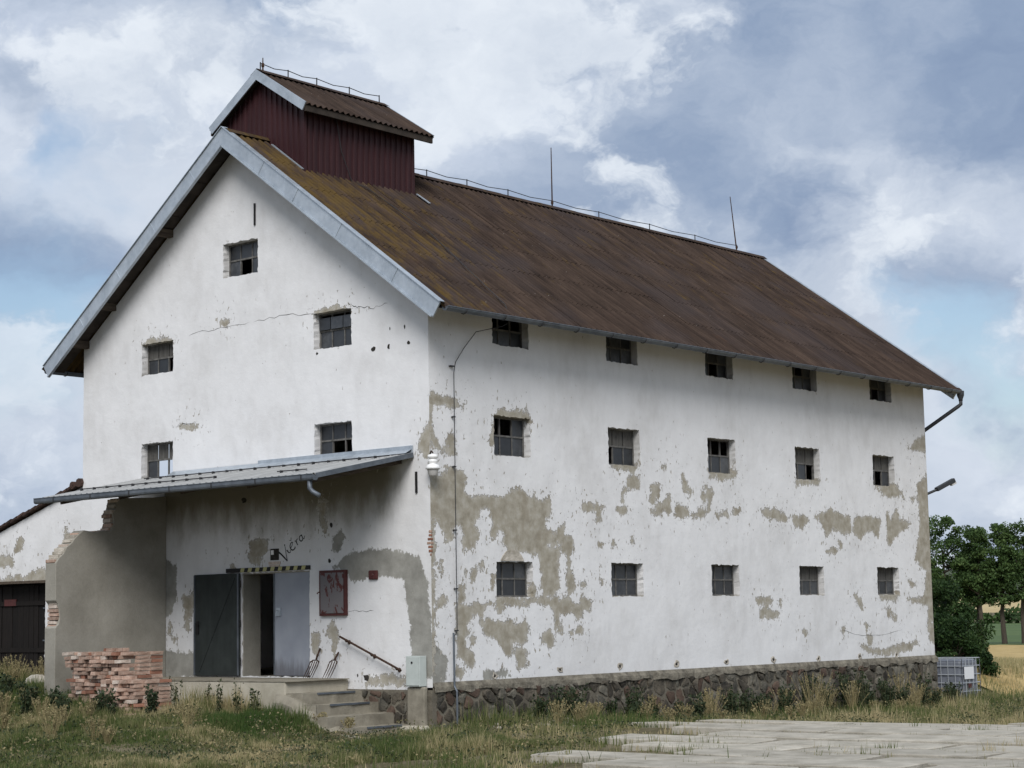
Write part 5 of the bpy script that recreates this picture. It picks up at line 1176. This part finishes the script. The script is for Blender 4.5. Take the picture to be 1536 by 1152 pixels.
def turf(n, box, name, label):
    x, y = field(n, *box); k, pv = keep(x, y)
    k &= (x > -3.0-(y+8.64)*1.47) & ((y+8.64) > (x+1.03)*.515-2.2)     # what the photographed place shows, with a margin
    pat = vnoise(x, y, 1.1, 1)*.55+vnoise(x, y, .45, 2)*.45; dry = vnoise(x, y, 1.7, 3)*.6+vnoise(x, y, .6, 4)*.4
    wallside = np.exp(-np.clip(x-.1, 0, 9)/1.1)*(y > .3)                          # along the long plinth
    front = np.exp(-np.clip(-1.7-y, 0, 9)/1.3)*(x < -1.2)*(y < -1.6)               # below the platform
    gapx = ((y+7.2)/1.06+.5) % 1; gap = (np.minimum(gapx, 1-gapx) < .065) | (vnoise(x, y, .8, 9) > .76)
    dens = np.clip((pat-.18)*3.4, .45, 1)+wallside*.8+front
    bare = (x > .4) & (x < 5.5) & (y < 1.5) & (y > -7.5)
    dens = np.where(bare, dens*np.clip((pat-.30)*3.0, .10, .9), dens)
    dens = np.where(pv, np.where(gap, 1.2*np.clip((pat-.30)*4, 0, 1), .012), dens)
    k &= rng.random(n) < dens; x, y, pat, dry, wallside, front, pv = [a[k] for a in (x, y, pat, dry, wallside, front, pv)]
    m = len(x); H = (.07+.17*rng.random(m)**1.6)*(.55+.9*pat)*(1+1.15*wallside+.6*front*(1+.8*(x < -4.2))); H = np.where(pv, H*.75, H)
    H = np.where((x > -2.6) & (y < -1.9) & (x < 3) & (y > -9), H*.62, H)
    greenp = np.exp(-(((x+1.6)/1.2)**2+((y+2.8)/.8)**2))
    tone = .20-.08*wallside+.72*np.clip((dry-.34)*2.2, 0, 1)+rng.normal(0, .13, m)-.45*greenp; tone = np.where(rng.random(m) < .13, tone+.35, tone)
    H *= .88*(1+.15*greenp)*np.clip(.35+1.5*vnoise(x, y, .28, 6)*vnoise(x, y, .9, 7)*1.6, .4, 2.2); tone += .35*(vnoise(x, y, .35, 8)-.5)
    o = blades(name, x, y, hgt(x, y)+bumps(x, y)-.02, H, rng.uniform(.008, .017, m), tone, M['grass']); tag(o, label, 'grass', kind='stuff')
turf(520000, (-14.5, 4.5, -10.5, -1.6), 'grass', 'rough green and straw grass before the platform')
turf(230000, (0.1, 15, -8, 22), 'grass', 'rough grass and weeds along the plinth and slab joints')
x, y = field(4000, .15, 20, 20, 23.5); k = (x > .45) | (y > 21); x, y = x[k], y[k]
o = blades('grass', x, y, hgt(x, y)-.02, rng.uniform(.1, .32, len(x)), rng.uniform(.015, .03, len(x)), .35+rng.normal(0, .2, len(x)), M['grass']); tag(o, 'tall mixed grass between the tank and the wheat', 'grass', kind='stuff')
x, y = field(6500, -14, 2, 20, 24); k = ~((x < .45) & (y < 21)); x, y = x[k], y[k]
o = blades('grass', x, y, hgt(x, y)-.02, rng.uniform(.1, .35, len(x)), rng.uniform(.015, .03, len(x)), .35+rng.normal(0, .22, len(x)), M['grass']); tag(o, 'tall mixed grass round the bushes behind the granary', 'grass', kind='stuff')
x, y = field(60000, -30, 6, 23, 48); k = (x > -4-(y-20)*.9); x, y = x[k], y[k]
o = blades('wheat_stalks', x, y, hgt(x, y)+.0, rng.uniform(.16, .34, len(x)), rng.uniform(.015, .03, len(x)), .78+rng.normal(0, .12, len(x)), M['grass']); tag(o, 'ripe golden wheat stalks beyond the caged tank', 'wheat', kind='stuff')
x, y = field(20000, -40, -8.2, -2.8, .0); k = (x < -8.3); x, y = x[k][:4000], y[k][:4000]

# low broad-leaved weeds and dead stalks through the turf
def groundcover(n, box, name, label):
    x, y = field(n, *box); k, pv = keep(x, y); k &= ~pv & (vnoise(x, y, .55, 21)*.6+vnoise(x, y, .2, 22)*.4 > .50)
    k &= (x > -3.0-(y+8.64)*1.47) & ((y+8.64) > (x+1.03)*.515-2.2)
    x, y = x[k], y[k]; m = len(x); z = hgt(x, y)+bumps(x, y)+.04+.30*vnoise(x, y, .5, 23)*rng.random(m)
    o = leafcloud(name, np.stack([x, y, z], -1), None, rng.uniform(.012, .034, m), .28+.6*vnoise(x, y, .6, 24)+rng.normal(0, .14, m), M['weed'], None); tag(o, label, 'weeds', kind='stuff')
groundcover(45000, (-14.5, 4.5, -10.5, -1.6), 'ground_weeds', 'low broad-leaved weeds scattered through the front grass')
groundcover(36000, (.2, 7, -6, 20), 'ground_weeds', 'low broad-leaved weeds between plinth and slabs')
# tall weeds: one thing each
def weed(x, y, h, kind, label, group):
    z = gz(x, y)-.03; T = thing('weed', label, 'weed', (x, y, z), group); b = MB(); P = []; Tn = []; Sz = []
    ns = {'leafy': 6, 'seed': 34, 'dark': 13}[kind]; SX = []
    for i in range(ns):
        an = random.uniform(0, 6.283); r_ = h*random.uniform(.05, {'leafy': .22, 'dark': .30, 'seed': .50}[kind]); hh = h*random.uniform(.6, 1.0); e = Vector((x+math.cos(an)*r_, y+math.sin(an)*r_, z+hh)); p0 = Vector((x+math.cos(an)*r_*.15, y+math.sin(an)*r_*.15, z)); m_ = p0.lerp(e, .55)+Vector((0, 0, .06*h))
        b.tube([p0, m_, e], [.005, .0045, .003] if kind == 'seed' else [.006, .005, .003], 4)
        if kind == 'seed':
            k = 9; f = rng.uniform(.72, 1.0, k); c = np.array(m_)+(np.array(e)-np.array(m_))*((f-.5)*2)[:, None]; P.append(c+rng.normal(0, .010, (k, 3))); Tn.append(rng.uniform(.7, 1.0, k)); Sz.append(rng.uniform(.010, .026, k))
        else:
            k = 34 if kind == 'dark' else 20; f = rng.uniform(.15, 1.0, k); c = np.array(p0)+(np.array(e)-np.array(p0))*f[:, None]; P.append(c+rng.normal(0, .034 if kind == 'dark' else .026, (k, 3))); Tn.append(rng.uniform(0, .45, k)+(.2 if kind == 'leafy' else 0)); Sz.append(rng.uniform(.016, .042, k)*(1.15 if kind == 'dark' else 1))
    st = b.obj('stems', M['straw_stem' if kind == 'seed' else 'weed_stem'], T); leafcloud('leaves', np.concatenate(P), None, np.concatenate(Sz), np.concatenate(Tn), M['weed'], T)
M['straw_stem'] = varied('straw_stem', (.15, .125, .06), (.30, .25, .13), 5, bump=0)
M['weed_stem'] = varied('weed_stem', (.06, .065, .03), (.13, .12, .065), 5, bump=0)
for x in (-6.1, -5.6, -5.1, -4.75, -4.2, -3.6, -3.1, -2.65): weed(x+random.uniform(-.1, .1), -1.85-random.uniform(0, .3), random.uniform(.55, .95), 'leafy', 'tall thin leafy weed growing against the platform front', 'weeds against the platform front')
for x, y in ((-8.6, -3.3), (-8.2, -3.5), (-7.6, -3.6), (-7.0, -3.8), (-6.4, -3.7), (-9.4, -3.5), (-5.9, -3.9), (-10.2, -3.6), (-4.8, -3.9), (-8.9, -4.2), (-7.9, -4.4), (-7.2, -4.5), (-6.1, -4.6), (-5.2, -4.4), (-4.3, -4.0), (-3.9, -3.4), (-9.8, -4.1)): weed(x, y, random.uniform(.35, .65), 'dark', 'dark bushy weed growing in front of the brick pile', 'dark weeds before the brick pile')
for i in range(52):
    y = 2.2+i*.325; dk = random.random() < .68
    weed(.35+random.uniform(0, .8), y+random.uniform(-.2, .2), random.uniform(.5, .9)*(1.25 if 11 < y < 17 else .9), 'dark' if dk else 'seed', 'dark bushy weed growing at the foot of the stone plinth' if dk else 'straw coloured seeding grass at the foot of the stone plinth', 'dark weeds along the stone plinth' if dk else 'straw grass along the stone plinth')
for i in range(16): weed(1.2+random.uniform(-.5, .9), 1.4+i*.95+random.uniform(-.3, .3), random.uniform(.3, .55), 'seed', 'straw coloured seed grass tuft between the plinth and the slabs', 'seed grass tufts by the slabs')
for i in range(12):
    y = random.uniform(-6.8, -3.6); x = random.uniform(-3.2-(y+8.64)*1.30, -1.5); weed(x, y, random.uniform(.3, .55), 'seed', 'pale seeding grass tuft standing in the front grass', 'seed grass tufts in the front grass')
for i in range(6): weed(-9.0-i*.35, -2.0+random.uniform(-.4, .4), random.uniform(.5, .85), 'seed', 'pale seeding grass tuft in front of the wooden gate', 'seed grass tufts by the gate')
for x, y in ((-1.2, -1.7), (-.7, -1.5)): weed(x, y, .30, 'seed', 'small pale seeding weed growing through the steps', 'weeds in the steps')
